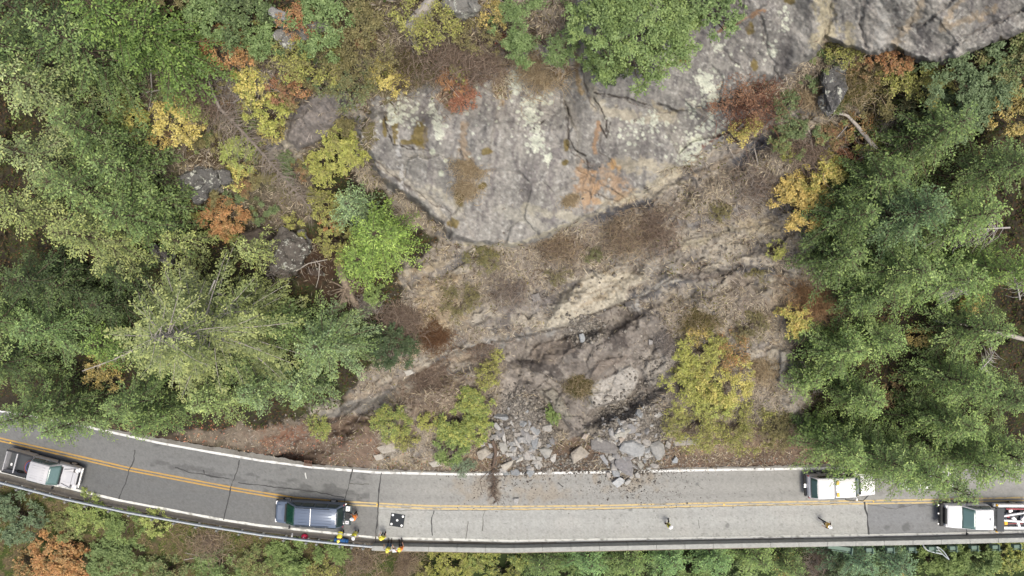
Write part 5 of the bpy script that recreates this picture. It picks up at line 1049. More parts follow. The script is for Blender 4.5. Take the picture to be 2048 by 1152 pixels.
for (a, b, n, ln, lab) in (((2020,455),(1880,462),70,1.7,'bundle of grey dead twigs standing out of the right wood near the edge'), ((1935,590),(1880,560),55,1.7,'fan of pale dead branches in the right wood'), ((2040,600),(2020,540),30,1.3,'grey dead twigs cut by the right edge'), ((1700,245),(1650,300),12,1.1,'loose grey sticks left of the white snag'),
                        ((1960,740),(1990,700),26,1.3,'grey dead twigs in the wood above the tow truck'), ((430,560),(400,640),26,1.5,'grey bare branchlets inside the large sparse fir'), ((1395,650),(1410,690),18,.9,'small bare grey twigs above the yellow thicket')):
    hh = 6.0 if a[0] > 1850 and 'right' in lab or 'tow' in lab else (7.0 if 'fir' in lab else .5)
    zz = float(zat(*a)) + hh; A = P(a[0], a[1], zz); B = P(b[0], b[1], zz - .8)
    dead_wood('dead_branch', [([A, (A + B) / 2 + Vector((0, 0, .2)), B], .06, .015)], side_twigs(A, B, n, ln, .3, .5, .05, 1, False, .02), lab, 'branches', mt=mat('silver_wood', lin((190,184,178)), rough=.9, var=.2))
dead_wood('grey_log', [([G(1860,640,.6), G(1940,655,1.0), G(2010,672,1.3), G(2070,690,1.5)], .12, .2)], side_twigs(G(1940,655,1.2), G(1900,640,1.2), 8, 1.4, .5, .2, 0, 1, False, .025), 'long grey log slanting out of the right edge under the conifers', 'log')
z7 = float(zat(395, 660)) + 6.5
dead_wood('bare_limb', [([P(383,650,z7), P(400,655,z7), P(425,660,z7 - .3)], .05, .03), ([P(405,660,z7-1), P(412,690,z7-2), P(418,710,z7-3)], .09, .05), ([P(398,662,z7-1), P(394,690,z7-2), P(390,712,z7-3)], .05, .03), ([P(165,742,z7-4.2), P(220,722,z7-3.4), P(265,702,z7-2.6)], .03, .07)], side_twigs(P(300,690,z7-2.5), P(165,742,z7-4.2), 40, 1.0, .2, .4, 0, 1, True, .014), 'bare pale limbs and long twiggy arm of the sparse fir', 'branches')
dead_wood('pale_stick', [([G(370,1118,.2), G(400,1112,.3), G(430,1104,.3)], .035, .015), ([G(372,1104,.2), G(405,1110,.3)], .025, .012)], None, 'pale forked stick on the bank under the guardrail', 'stick')
dead_wood('dead_branch', [([G(20,1020,.3), G(50,1035,.4), G(80,1055,.3)], .05, .02), ([G(60,1020,.3), G(75,1045,.3)], .03, .01)], None, 'brown fallen branch on the bank at the left edge', 'branch')
dead_wood('buried_log', [([G(985,878,.4), G(992,900,.5), G(988,925,.4), (P(984,932,.3))], .16, .12)], side_twigs(P(985,935,.3), P(990,1000,.15), 70, .9, .2, .8, 0, .95, True, .02), 'muddy log with torn roots spilling onto the lane beside the left pile', 'log', mt=mat('muddy_root', lin((112,96,84)), rough=.95, var=.3, scale=6))
dead_wood('torn_roots', [([P(985,940,.2), P(990,965,.2), P(983,985,.15), P(996,1008,.1)], .05, .02), ([P(975,945,.2), P(960,960,.15), P(965,985,.08)], .03, .015)], side_twigs(P(980,945,.2), P(992,1005,.08), 40, .7, .1, .9, 0, 1, False, .014), 'tangle of reddish torn roots lying on the far lane', 'roots', mt=mat('muddy_root'))
# uprooted stump
S0 = G(700, 575, .9); st = []
for i in range(46):
    a = r.random() * 6.28; l = r.uniform(.5, 1.5); d = Vector((math.cos(a), math.sin(a), r.uniform(-.4, .5)))
    st.append(([S0 + Vector((r.normal() * .15, r.normal() * .3, 0)), S0 + d * l * .5 + Vector((0, 0, .2)), S0 + d * l], r.uniform(.03, .11), .01))
dead_wood('uprooted_stump', [([G(685,532,.6), G(692,555,1.1), S0, G(712,605,.6), G(722,622,.4)], .3, .22), ([G(668,625,.4), G(685,608,.6), G(700,592,.8)], .28, .3), ([G(716,600,.7), G(726,626,.4)], .14, .08)], st, 'splintered brown uprooted stump at the edge of the left wood', 'stump', mt=mat('split_wood', lin((158,142,124)), rough=.95, var=.5, scale=5, bump=.6, bscale=18))
dead_wood('dead_branch', [([G(600,542,.9), G(625,528,1.1), G(662,520,1.0)], .05, .03), ([G(648,528,1.2), G(645,555,1.0), G(638,575,.8)], .04, .02)], side_twigs(G(600,542,.9), G(662,522,1.0), 8, .8, .4, .2, 0, 1, False, .02), 'bare forked branch between the round boulder and the uprooted stump', 'branch')
outline_rock('bark_slab', [(616,540),(625,537),(645,538),(648,552),(630,554),(620,548)], .4, (122,102,88), 'fluted brown wood slab under the bare forked branch', 300, 'wood slab')
for (a, b, lab) in (((660,420),(664,455),'thin dead stem left of the bright green conifer'), ((1505,300),(1512,330),'pair of pale sticks right of the rock wall'), ((1150,280),(1152,282),'')):
    if lab: dead_wood('bare_stick', [([G(a[0],a[1],.4), G(b[0],b[1],.4)], .05, .03)], None, lab, 'stick')
# ------------------------------------------------------------------ small modelling kit
def bmobj(name, bm, mt, parent=None, smooth=False, bev=0.0, loc=None):
    if bev: bmesh.ops.bevel(bm, geom=bm.edges[:], offset=bev, segments=2, affect='EDGES', clamp_overlap=True)
    bmesh.ops.recalc_face_normals(bm, faces=bm.faces)
    me = bpy.data.meshes.new(name); bm.to_mesh(me); bm.free()
    if smooth:
        for p in me.polygons: p.use_smooth = True
    return link(name, me, mt, parent, loc)
def addbox(bm, c, s, rz=0.0, ry=0.0, rx=0.0):
    bmesh.ops.create_cube(bm, size=1, matrix=Matrix.Translation(c) @ Matrix.Rotation(rz, 4, 'Z') @ Matrix.Rotation(ry, 4, 'Y') @ Matrix.Rotation(rx, 4, 'X') @ Matrix.Diagonal((s[0], s[1], s[2], 1)))
def addcyl(bm, a, b, r, r2=None, seg=12):
    a, b = Vector(a), Vector(b); d = b - a; q = d.to_track_quat('Z', 'Y').to_matrix().to_4x4()
    bmesh.ops.create_cone(bm, cap_ends=True, segments=seg, radius1=r, radius2=r if r2 is None else r2, depth=d.length, matrix=Matrix.Translation((a + b) / 2) @ q)
def box(name, c, s, mt, parent, bev=.01, **k):
    bm = bmesh.new(); addbox(bm, c, s, **k); return bmobj(name, bm, mt, parent, bev=bev)
def loft(name, rings, mt, parent, caps=True):
    n = len(rings[0]); bm = bmesh.new(); vs = [[bm.verts.new(p) for p in r] for r in rings]
    for a, b in zip(vs[:-1], vs[1:]):
        for i in range(n): bm.faces.new((a[i], a[(i + 1) % n], b[(i + 1) % n], b[i]))
    if caps: bm.faces.new(vs[0]); bm.faces.new(vs[-1])
    o = bmobj(name, bm, mt, parent, smooth=True)
    m = o.modifiers.new('bevel', 'BEVEL'); m.width = .03; m.segments = 2; m.limit_method = 'ANGLE'; m.angle_limit = R(35); m.harden_normals = False
    return o
def ring(x, w, z0, z1, crown=.03, sh=.9, tuck=.94, low=.96):
    "body section, right round: sill, flank, shoulder, deck"
    h = z1 - z0
    L = [(-w * low, z0), (-w, z0 + h * .35), (-w * .995, z0 + h * .72), (-w * tuck, z1 - .02), (-w * sh * .86, z1 + crown * .5), (0, z1 + crown)]
    Rr = [(-y, z) for y, z in L[-2::-1]]
    return [(x, y, z) for y, z in L + Rr]
def panel(name, q, mt, parent, off=.012, n=6, bulge=.02):
    "glass: bilinear patch between four corners, bowed a little"
    q = [Vector(p) for p in q]; nn = (q[1] - q[0]).cross(q[3] - q[0]).normalized(); bm = bmesh.new(); g = []
    for j in range(n + 1):
        row = []
        for i in range(n + 1):
            s, t = i / n, j / n; p = (q[0] * (1 - s) + q[1] * s) * (1 - t) + (q[3] * (1 - s) + q[2] * s) * t
            row.append(bm.verts.new(p + nn * (off + bulge * 4 * s * (1 - s))))
        g.append(row)
    for j in range(n):
        for i in range(n): bm.faces.new((g[j][i], g[j][i + 1], g[j + 1][i + 1], g[j + 1][i]))
    o = bmobj(name, bm, mt, parent, smooth=True); m = o.modifiers.new('thick', 'SOLIDIFY'); m.thickness = .006; return o
M_TYRE = mat('rubber', (.02, .02, .02), rough=.9); M_RIM = mat('alloy', (.45, .45, .46), rough=.35, metal=.8)
M_GLASS = mat('tinted_glass', (.035, .075, .07), rough=.08, spec=.9, var=.05); M_GLASS_L = mat('sky_lit_glass', (.10, .17, .16), rough=.08, spec=1.0, var=.05); M_GLASS_G = mat('green_glass', (.012, .05, .032), rough=.08, spec=.6)
M_BLACK = mat('black_plastic', (.025, .026, .028), rough=.6); M_CHROME = mat('chrome', (.6, .6, .6), rough=.2, metal=.9)
M_WHITE = mat('white_paint', (.74, .74, .74), rough=.3, coat=.5, var=.02); M_TANP = mat('pewter_paint', (.52, .515, .52), rough=.35, coat=.4, var=.03, metal=.2)
M_NAVY = mat('slate_blue_paint', (.115, .145, .20), rough=.3, coat=.5, var=.03, metal=.2); M_NAVYD = mat('dark_green_blue_paint', (.018, .035, .035), rough=.3, coat=.4)
M_AMBER = mat('amber_lens', (.75, .42, .03), rough=.3); M_RED = mat('red_paint', (.34, .06, .07), rough=.4); M_LAMP = mat('lamp_lens', (.8, .8, .8), rough=.1); M_DARKGREY = mat('dark_grey_metal', (.055, .06, .065), rough=.6)
def wheel(parent, x, y, r=.39, w=.27):
    bm = bmesh.new(); addcyl(bm, (x, y - w / 2, r), (x, y + w / 2, r), r, seg=28); o = bmobj('wheel', bm, M_TYRE, parent, bev=.03)
    bm = bmesh.new(); s = 1 if y > 0 else -1; addcyl(bm, (x, y + s * w * .3, r), (x, y + s * (w / 2 + .012), r), r * .6, r * .55, 18)
    for k in range(6):
        a = k * math.pi / 3; addbox(bm, (x + math.cos(a) * r * .3, y + s * (w / 2 + .02), r + math.sin(a) * r * .3), (r * .5, .02, .05), ry=-a)
    bmobj('rim', bm, M_RIM, o)
def cab(T, W, xs, zs, mt_roof, glass, glass_side=None, ribs=0, rear=True, pillar=None, inset=.05, nwin=2):
    "greenhouse: xs = windscreen foot, roof front, roof rear, rear foot; zs = belt, roof"
    x0, x1, x2, x3 = xs; zb, zt = zs; wb, wt = W * .95, W * .82
    def tr(x, w, z): return [(x, -w, zb - .05), (x, -w, zb), (x, -w + (wb - wt) * (z - zb) / (zt - zb) * .92, max(z - .05, zb)), (x, -w + (wb - wt) * (z - zb) / (zt - zb) - .05 * (z > zb + .1) * -1 * 1.2, z), (x, 0, z + .03 * (z > zb + .1)),
                             (x, w - (wb - wt) * (z - zb) / (zt - zb) + .05 * (z > zb + .1) * -1 * 1.2, z), (x, w - (wb - wt) * (z - zb) / (zt - zb) * .92, max(z - .05, zb)), (x, w, zb), (x, w, zb - .05)]
    o = loft('roof', [tr(x0, wb, zb + .01), tr(x1, wb, zt), tr((x1 + x2) / 2, wb, zt + .02), tr(x2, wb, zt), tr(x3, wb, zb + .01)], mt_roof, T)
    wi = wt - .02; gs = glass_side or M_GLASS
    panel('windshield', [(x0 + .02, -wb * .93, zb + .03), (x0 + .02, wb * .93, zb + .03), (x1 + .02, wi * .98, zt - .03), (x1 + .02, -wi * .98, zt - .03)], glass, T, .035, bulge=.03)
    if rear: panel('rear_window', [(x3 - .02, wb * .88, zb + .06), (x3 - .02, -wb * .88, zb + .06), (x2 - .02, -wi * .95, zt - .05), (x2 - .02, wi * .95, zt - .05)], gs, T, .035)
    a0 = x0 - (x0 - x1) * .35; seg = [(a0 + (x3 + (x2 - x3) * .45 - a0) * k / nwin) for k in range(nwin + 1)]
    for k in range(nwin):
        xa, xb = seg[k] - .05, seg[k + 1] + .05; ta, tb = min(xa, x1 - .06), max(xb, x2 + .06)
        for s in (-1, 1):
            q = [(xb, s * (wb + .0), zb + .05), (xa, s * (wb + .0), zb + .05), (ta, s * (wt + .05), zt - .1), (tb, s * (wt + .05), zt - .1)]
            panel('side_window', q if s < 0 else [q[1], q[0], q[3], q[2]], gs, T, .03, bulge=.01)
    if ribs:
        bm = bmesh.new(); xr0, xr1 = x1 - .25, x2 + .2; L = (xr0 - xr1 - .2) / 2
        for i in range(ribs):
            y = (-.5 + (i + .5) / ribs) * wt * 1.6
            addbox(bm, (xr0 - L * .3, y, zt + .035), (L * .55, .05, .03)); addbox(bm, (xr1 + L * .75, y, zt + .035), (L * 1.25, .05, .03))
        bmobj('roof_ribs', bm, mt_roof, T)
    return o
def trim(T, xs, W, z, mt=None):
    "dark shut lines across a deck"
    for x, y0, y1 in xs: box('panel_gap', (x, (y0 + y1) / 2, z), (.022, abs(y1 - y0), .012), mt or M_BLACK, T, 0)
def mirrors(T, x, y, z, mt, ln=.2):
    for s in (-1, 1):
        bm = bmesh.new(); addcyl(bm, (x, s * (y - .05), z), (x, s * (y + ln), z + .04), .025); addbox(bm, (x - .02, s * (y + ln), z + .06), (.1, .2, .24)); bmobj('mirror', bm, mt, T, bev=.02)
def nose(T, L2, W, mt_body, z=.75, dark=False):
    box('front_bumper', (L2 - .05, 0, .58), (.22, W * 1.86, .26), M_BLACK if dark else M_CHROME, T, .05)
    box('grille', (L2 - .08, 0, .86), (.1, W * 1.1, .22), M_BLACK, T, .02)
    for s in (-1, 1): box('headlight', (L2 - .13, s * W * .76, .88), (.18, W * .34, .2), M_LAMP, T, .04)
def place(name, fr, rr, zf, label, cat='pickup truck', group='vehicles on the road'):
    F, B = P(*fr, zf), P(*rr, zf); d = F - B; L = d.length; c = (F + B) / 2; c.z = .013
    return empty(name, c, math.atan2(d.y, d.x), label, cat, group), L
# 1 pewter pickup, open bed
def pickup(T, L, W, paint, glass, canopy=False, ribs=0, roofz=1.88):
    h = L / 2; ws = h - 1.55; rf = ws - .62; rb = rf - 1.65; ce = rb - (.08 if canopy else .28)
    rings = [ring(h - .03, W * .80, .5, .86, .02), ring(h - .16, W * .93, .42, 1.02, .03), ring(h - .5, W * .985, .4, 1.08, .05), ring(ws + .1, W, .4, 1.15, .06), ring(ws - .1, W, .4, 1.17, .02), ring(ce, W, .4, 1.16, .0)]
    loft('body', rings, paint, T); nose(T, h, W, paint)
    bm = bmesh.new(); addbox(bm, (h - .75, 0, 1.15), (1.2, W * 1.1, .03)); bmobj('hood', bm, paint, T, bev=.012)
    box('wiper_cowl', (ws + .12, 0, 1.19), (.16, W * 1.6, .04), M_BLACK, T, .015)
    for s in (-1, 1): box('hood_crease', (h - .85, s * W * .42, 1.172), (.95, .03, .012), paint, T, .004); box('wiper', (ws - .12, s * .36 - .1, 1.30), (.03, .55, .02), M_BLACK, T, .004, ry=R(-40)); box('door_handle', (rf - .55, s * (W + .005), 1.0), (.16, .03, .04), M_CHROME, T, .008)
    box('panel_gap', (h - .42, 0, 1.125), (.02, W * 1.5, .012), M_BLACK, T, .002)
    cab(T, W, (ws, rf, rb, ce), (1.15, roofz), paint, glass, ribs=ribs, rear=not canopy)
    mirrors(T, ws - .25, W * .98, 1.2, M_BLACK if not canopy else M_WHITE)
    bl = ce - .04; zt = 1.14
    if not canopy:
        for s in (-1, 1): box('bed_side', ((bl - h) / 2, s * (W - .05), .78), (bl + h, .13, .74), paint, T, .03); box('bed_rail', ((bl - h) / 2, s * (W - .05), 1.165), (bl + h - .02, .15, .03), M_BLACK, T, .01)
        box('tailgate', (-h + .04, 0, .82), (.07, W * 1.8, .68), paint, T, .02); box('bed_liner', ((bl - h) / 2 + .03, 0, .55), (bl + h - .12, W * 1.78, .06), M_DARKGREY, T, .01)
        box('bed_bulkhead', (bl - .03, 0, .85), (.06, W * 1.78, .62), M_BLACK, T, .01)
        box('rear_bumper', (-h - .06, 0, .55), (.16, W * 1.8, .16), M_CHROME, T, .03)
    else:
        rings = [ring(bl, W, .4, zt, .0), ring(-h + .2, W, .4, zt, 0), ring(-h + .06, W * .97, .45, zt - .02, 0)]; loft('bed', rings, paint, T)
        x0, x1 = bl - .02, -h + .14; wt = W * .88
        def rg_(x, wb_, w_, z): return [(x, -wb_, zt - .02), (x, -wb_, zt + .12), (x, -w_, z - .06), (x, -w_ + .1, z), (x, 0, z + .05), (x, w_ - .1, z), (x, w_, z - .06), (x, wb_, zt + .12), (x, wb_, zt - .02)]
        loft('canopy', [rg_(x0, W * .95, wt, roofz - .02), rg_((x0 + x1) / 2, W * .95, wt, roofz + .03), rg_(x1 + .42, W * .95, wt, roofz - .02), rg_(x1, W * .93, W * .9, zt + .14)], paint, T)
        panel('rear_window', [(x1 + .01, W * .86, zt + .17), (x1 + .01, -W * .86, zt + .17), (x1 + .38, -wt * .9, roofz - .07), (x1 + .38, wt * .9, roofz - .07)], M_GLASS, T, .04)
        for s in (-1, 1):
            q = [(x1 + .5, s * W * .95, zt + .16), (x0 - .15, s * W * .95, zt + .16), (x0 - .15, s * wt, roofz - .1), (x1 + .6, s * wt, roofz - .1)]
            panel('side_window', q if s < 0 else [q[1], q[0], q[3], q[2]], M_GLASS, T, .025, bulge=.01)
        box('rear_bumper', (-h - .05, 0, .55), (.2, W * 1.86, .2), M_BLACK, T, .04); box('bumper_step', (-h - .06, 0, .68), (.24, .34, .03), M_CHROME, T, .008)
    for s in (-1, 1):
        box('tail_light', (-h + .06, s * W * .93, .98), (.07, .12, .3), M_RED, T, .02)
        wheel(T, h - .98, s * (W - .14)); wheel(T, -h + 1.25, s * (W - .14))
    return ws, rf, rb, ce, h
T, L = place('pickup_truck', (157, 958), (12, 920), .95, 'pewter pickup with empty black bed parked on the left bend behind the guardrail')
T.location += Vector((.0, .0, 0)); W = .99
a = pickup(T, L, W, M_TANP, M_GLASS_L, ribs=6)
box('bed_crossbar', (-a[4] + .95, 0, 1.1), (.1, W * 1.8, .07), M_TANP, T, .015); box('work_tape', (-a[4] + .35, .12 - .5, .62), (.16, .22, .02), M_WHITE, T, .004)
bm = bmesh.new(); x_ = a[4] - .35
for s in (-1, 1): addcyl(bm, (x_, s * W * .5, 1.15), (x_ - .0, s * W * .88, 1.14), .02); addcyl(bm, (x_, s * W * .86, 1.16), (x_ - .9, s * W * .62, 1.22), .018)
addcyl(bm, (x_ - .1, -W * .8, 1.15), (x_ - .1, W * .8, 1.15), .022); bmobj('hood_straps', bm, M_BLACK, T)
ob = empty('coiled_hose', T.matrix_basis @ Vector((a[3] - .28, -.1, .6)), T.rotation_euler.z, 'purple and red coiled hose in the bed of the pewter pickup', 'hose')
for nm_, c_, r_ in (('blue_coil', (.10, .10, .30), .32), ('red_coil', (.25, .06, .05), .42)):
    bm = bmesh.new(); n_ = 22
    for i in range(n_):
        a0, a1 = [k * 3.9 / n_ + 1.2 for k in (i, i + 1)]; addcyl(bm, (math.cos(a0) * r_, math.sin(a0) * r_ * 1.3, .05 + .25), (math.cos(a1) * r_, math.sin(a1) * r_ * 1.3, .3), .03, seg=6)
    bmobj('hose_coil', bm, mat(nm_, c_, rough=.6), ob)
# 2 white pickup with canopy and light bar
T, L = place('pickup_truck', (1750, 969), (1615, 971.5), .95, 'white pickup with white canopy and amber light bar, half under the conifers'); W = 1.0
T.rotation_euler.z += R(1.2)
a = pickup(T, L, W, M_WHITE, M_GLASS, canopy=True, roofz=1.86)
lb = a[2] + .12; bm = bmesh.new(); addbox(bm, (lb, 0, 1.95), (.16, 1.2, .05)); lbo = bmobj('light_bar', bm, M_CHROME, T, bev=.01)
for s in (-1, 1): box('amber_lamp', (lb, s * .5, 1.995), (.22, .34, .09), M_AMBER, lbo, .02)
for y in (-.15, 0, .15): box('lens', (lb, y, 1.985), (.1, .06, .03), M_BLACK, lbo, .01)
# 3 dark blue long SUV facing left, tailgate open with kit on it
T, L = place('sport_utility_vehicle', (550, 1022.5), (688, 1030.5), .95, 'dark blue-grey long van-like utility vehicle with lowered tailgate full of tools', 'utility vehicle'); W = 1.0; h = L / 2
ws = h - 1.15
loft('body', [ring(h - .02, W * .74, .5, .86, .02), ring(h - .14, W * .9, .42, 1.0, .03), ring(h - .45, W * .97, .4, 1.08, .05), ring(ws, W, .4, 1.16, .06), ring(-h + .1, W, .4, 1.16, 0), ring(-h, W * .97, .42, 1.1, 0)], M_NAVY, T)
nose(T, h, W, M_NAVY, dark=True); cab(T, W, (ws + .05, ws - .85, -h + .45, -h + .04), (1.15, 1.92), M_NAVY, M_GLASS_G, M_NAVYD, ribs=5, nwin=4)
box('hood', (h - .68, 0, 1.13), (.8, W * 1.25, .04), M_NAVY, T, .015); box('wiper_cowl', (ws + .14, 0, 1.19), (.2, W * 1.55, .05), M_BLACK, T, .015)
box('roof_rack_bar', (-.35, 0, 1.97), (.07, 1.5, .04), M_CHROME, T, .015)
for s in (-1, 1): box("roof_rail", (-.5, s * W * .74, 1.95), (2.9, .04, .05), M_BLACK, T, .012); box('wiper', (ws - .1, s * .36, 1.3), (.03, .6, .02), M_BLACK, T, .004, ry=R(-40)); box('hood_crease', (h - .68, s * .34, 1.155), (.7, .03, .012), M_NAVY, T, .004)
box('roof_rear_trim', (-h + .48, 0, 1.965), (.04, 1.0, .015), M_CHROME, T, .005)
mirrors(T, ws - .25, W * .98, 1.2, M_BLACK, .22); box('rear_bumper', (-h - .06, 0, .55), (.18, W * 1.8, .2), M_CHROME, T, .04)
tg = box('tailgate', (-h - .34, 0, .84), (.6, W * 1.72, .06), M_NAVYD, T, .02)
for s in (-1, 1):
    box('tail_light', (-h + .02, s * W * .92, 1.0), (.06, .12, .4), M_RED, T, .02); wheel(T, h - .85, s * (W - .14)); wheel(T, -h + 1.1, s * (W - .14))
TM = Matrix.Translation(T.location) @ Matrix.Rotation(T.rotation_euler.z, 4, 'Z')
def ontg(name, x, y, sx, sy, sz, mt, lab, cat, z=.873):
    o = empty(name, TM @ Vector((x, y, z)), T.rotation_euler.z, lab, cat, 'equipment on the tailgate'); box('case', (0, 0, sz / 2), (sx, sy, sz), mt, o, .015); box('handle', (0, 0, sz + .012), (sx * .5, .04, .024), M_BLACK, o, .006)
ontg('equipment_case', -h - .32, -.6, .34, .42, .16, M_WHITE, 'white instrument case on the north end of the lowered tailgate', 'case')
ontg('equipment_case', -h - .34, .02, .4, .6, .14, M_BLACK, 'black case in the middle of the lowered tailgate', 'case')
ontg('equipment_case', -h - .3, .6, .3, .3, .12, mat('pale_grey_plastic', (.6,.6,.62), rough=.5), 'pale grey box on the south end of the lowered tailgate', 'case')
# 4 white tow truck at the right edge, facing left
T, L0 = place('tow_truck', (1883, 1031), (2041, 1032), .95, 'white tow truck with dark headboard facing left at the right edge', 'tow truck'); W = 1.03
L = 8.0; d = Vector((math.cos(T.rotation_euler.z), math.sin(T.rotation_euler.z), 0)); T.location = P(1883, 1031, .95) - d * L / 2; T.location.z = .013; h = L / 2
ws = h - 1.5
loft('body', [ring(h - .3, W * .82, .55, 1.05, .02), ring(h - .42, W * .95, .5, 1.2, .04), ring(h - .8, W * .98, .48, 1.3, .06), ring(ws, W, .48, 1.38, .08), ring(ws - 2.4, W, .48, 1.38, 0)], M_WHITE, T)
cab(T, W, (ws, ws - .72, ws - 2.2, ws - 2.42), (1.36, 2.08), M_WHITE, M_GLASS_L, nwin=2)
box('front_bumper', (h - .12, 0, .68), (.34, W * 1.9, .34), M_BLACK, T, .06); box('grille', (h - .3, 0, 1.0), (.2, W * 1.3, .3), M_BLACK, T, .03)
for s in (-1, 1): box('headlight', (h - .38, s * W * .8, 1.02), (.2, W * .26, .22), M_LAMP, T, .04)
for y in (-.82, -.1, .8): box('tow_hook', (h + .1, y, .68), (.16, .12, .1), M_CHROME, T, .02)
mirrors(T, ws - .3, W * .98, 1.5, M_BLACK, .36)
bm = bmesh.new(); addcyl(bm, (ws - 1.95, -.05, 2.08), (ws - 1.95, -.05, 2.26), .13, .11, 18); bmobj('roof_beacon', bm, M_LAMP, T)
box('headboard', (ws - 2.85, 0, 1.98), (.62, 2.0, .07), M_DARKGREY, T, .015)
bm = bmesh.new()
for s in (-1, 1): addcyl(bm, (ws - 2.6, s * .92, .9), (ws - 2.6, s * .92, 1.96), .04)
bmobj('headboard_posts', bm, M_BLACK, T)
for s in (-1, 1):
    bm = bmesh.new(); addcyl(bm, (ws - 2.85, s * 1.12, 1.5), (ws - 2.85, s * 1.12, 1.62), .1, .08, 14); addcyl(bm, (ws - 2.85, s * .95, 1.52), (ws - 2.85, s * 1.12, 1.52), .02); bmobj('amber_beacon', bm, M_AMBER, T)
box('bed', (-h + 1.75, 0, .85), (3.5, 2.1, .3), M_WHITE, T, .04); box('bed_deck', (-h + 1.75, 0, 1.01), (3.4, 1.7, .03), M_DARKGREY, T, .005)
for s in (-1, 1): box('boom', (-h + 1.95, s * .3, 1.35), (2.6, .16, .2), M_WHITE, T, .03, ry=R(-8), rz=R(-6 * s)); box('toolbox', (-h + 1.8, s * .95, 1.1), (3.0, .22, .26), M_WHITE, T, .02)
for i, (x, y, sx, sy, c_) in enumerate(((-h+2.7,.5,.3,.3,M_AMBER),(-h+2.3,-.55,.35,.25,M_CHROME),(-h+2.0,.15,.3,.4,M_LAMP),(-h+1.4,-.35,.4,.3,M_DARKGREY),(-h+2.5,-.1,.25,.25,M_RED),(-h+1.6,.6,.5,.2,M_LAMP),(-h+1.1,.1,.4,.5,M_CHROME))): box('bed_gear', (x, y, 1.2), (sx, sy, .3), c_, T, .03, rz=i * .4)
box('winch', (-h + 2.9, 0, 1.2), (.4, .7, .34), M_DARKGREY, T, .04); box('red_bar', (-h + 1.6, -.72, 1.3), (2.2, .1, .08), M_RED, T, .02); box('red_bar', (-h + 1.9, .55, 1.28), (1.4, .06, .06), M_RED, T, .02); box('orange_tube', (ws - 2.4, 1.06, .72), (4.0, .07, .07), mat('orange_stripe', (.6,.25,.1), rough=.5), T, .02)
bm = bmesh.new()
for i in range(9): addcyl(bm, (-h + 1.2 + i * .22, -.3 + .5 * (i % 3) * .4, 1.1), (-h + 1.45 + i * .2, .3 - .4 * (i % 2), 1.3), .03, seg=6)
bmobj('winch_cables', bm, M_CHROME, T)
for s in (-1, 1): wheel(T, h - 1.1, s * (W - .15), .42); wheel(T, -h + 1.5, s * (W - .15), .42)
# 5 white car almost hidden under the branches in the far lane
T, L = place('parked_car', (1905, 952), (1800, 958), .8, 'white car almost hidden under the conifer branches ahead of the white pickup', 'car'); W = .92; h = L / 2; ws = h - 1.1
loft('body', [ring(h - .02, W * .75, .45, .7, .02), ring(h - .2, W * .95, .35, .85, .04), ring(ws, W, .3, .98, .05), ring(-h + .8, W, .3, 1.0, .03), ring(-h + .05, W * .93, .35, .95, .02)], M_WHITE, T)
cab(T, W, (ws, ws - .7, -h + 1.1, -h + .5), (.98, 1.46), M_WHITE, M_GLASS); nose(T, h, W, M_WHITE, dark=True); mirrors(T, ws - .3, W * .97, 1.02, M_WHITE, .12)
for s in (-1, 1): wheel(T, h - .85, s * (W - .12), .33, .22); wheel(T, -h + .9, s * (W - .12), .33, .22)
# ------------------------------------------------------------------ guardrail, parapet, brackets
RL_U = [-400, -200, -60, 12.6, 126, 252, 391, 520, 601, 683, 756]; RL_V = [838, 908, 950, 968, 997, 1024, 1048.5, 1069, 1079, 1087.5, 1094]
gal = mat('galvanised_steel', (.40, .43, .45), rough=.55, metal=.2, var=.15, scale=4); Mpost = mat('post_grey', lin((165,165,158)), rough=.8, var=.2)
GR = empty('guardrail', P(250, 1024, 0), 0, 'galvanised guardrail with spaced posts on the outer side of the left bend', 'guardrail')
O = GR.location
tt = np.arange(-400, 757, 4.0); rail = [P(u, np.interp(u, RL_U, RL_V), .74) - O for u in tt]
prof = [(-.10, .0), (.0, .02), (.02, .09), (-.05, .155), (.02, .22), (.0, .29), (-.10, .31), (-.12, .155)]
prof = [(a_, b_ - .28) for a_, b_ in prof]; rr = []
for i, p in enumerate(rail):
    t = (rail[min(i + 1, len(rail) - 1)] - rail[max(i - 1, 0)]).normalized(); nrm = Vector((-t.y, t.x, 0))
    rr.append([tuple(p + nrm * a_ * 1.25 + Vector((0, 0, b_))) for a_, b_ in prof])
loft('rail', rr, gal, GR)
PU = [-70, -30, 0, 33, 59, 89, 130, 170, 217, 257, 303, 347, 391, 433, 478, 521, 567, 612, 633, 679, 703, 726]
for u in PU:
    p = P(u, np.interp(u, RL_U, RL_V), .74) - O; q = P(u + 4, np.interp(u + 4, RL_U, RL_V), .74) - O; t = (q - p).normalized(); nn = Vector((t.y, -t.x, 0)); an = math.atan2(t.y, t.x)
    bm = bmesh.new(); c = p + nn * .3; addbox(bm, (c.x, c.y, -.33), (.2, .05, 2.14), rz=an); addbox(bm, (c.x, c.y, -.35), (.02, .2, 2.1), rz=an); c2 = c + nn * .1; addbox(bm, (c2.x, c2.y, -.35), (.15, .03, 2.1), rz=an)
    c3 = p + nn * .16; addbox(bm, (c3.x, c3.y, -.12), (.12, .16, .32), rz=an); bmobj('post', bm, Mpost, GR)
PA_U = [741, 757, 1020, 1420, 1820, 2048, 2600, 3000]; PA_V = [1096.5, 1097, 1101, 1092.5, 1085.5, 1080, 1065, 1050]
conc = mat('weathered_concrete', lin((178,179,173)), rough=.9, var=.2, scale=3, bump=.3, bscale=18, detail=9); concd = mat('stained_concrete', lin((140,130,114)), rough=.95, var=.3, scale=3)
PW = empty('concrete_parapet', P(1400, 1093, 0), 0, 'low concrete parapet wall in short panels along the outer edge of the bridge deck', 'parapet wall'); O = PW.location
u = 743.0
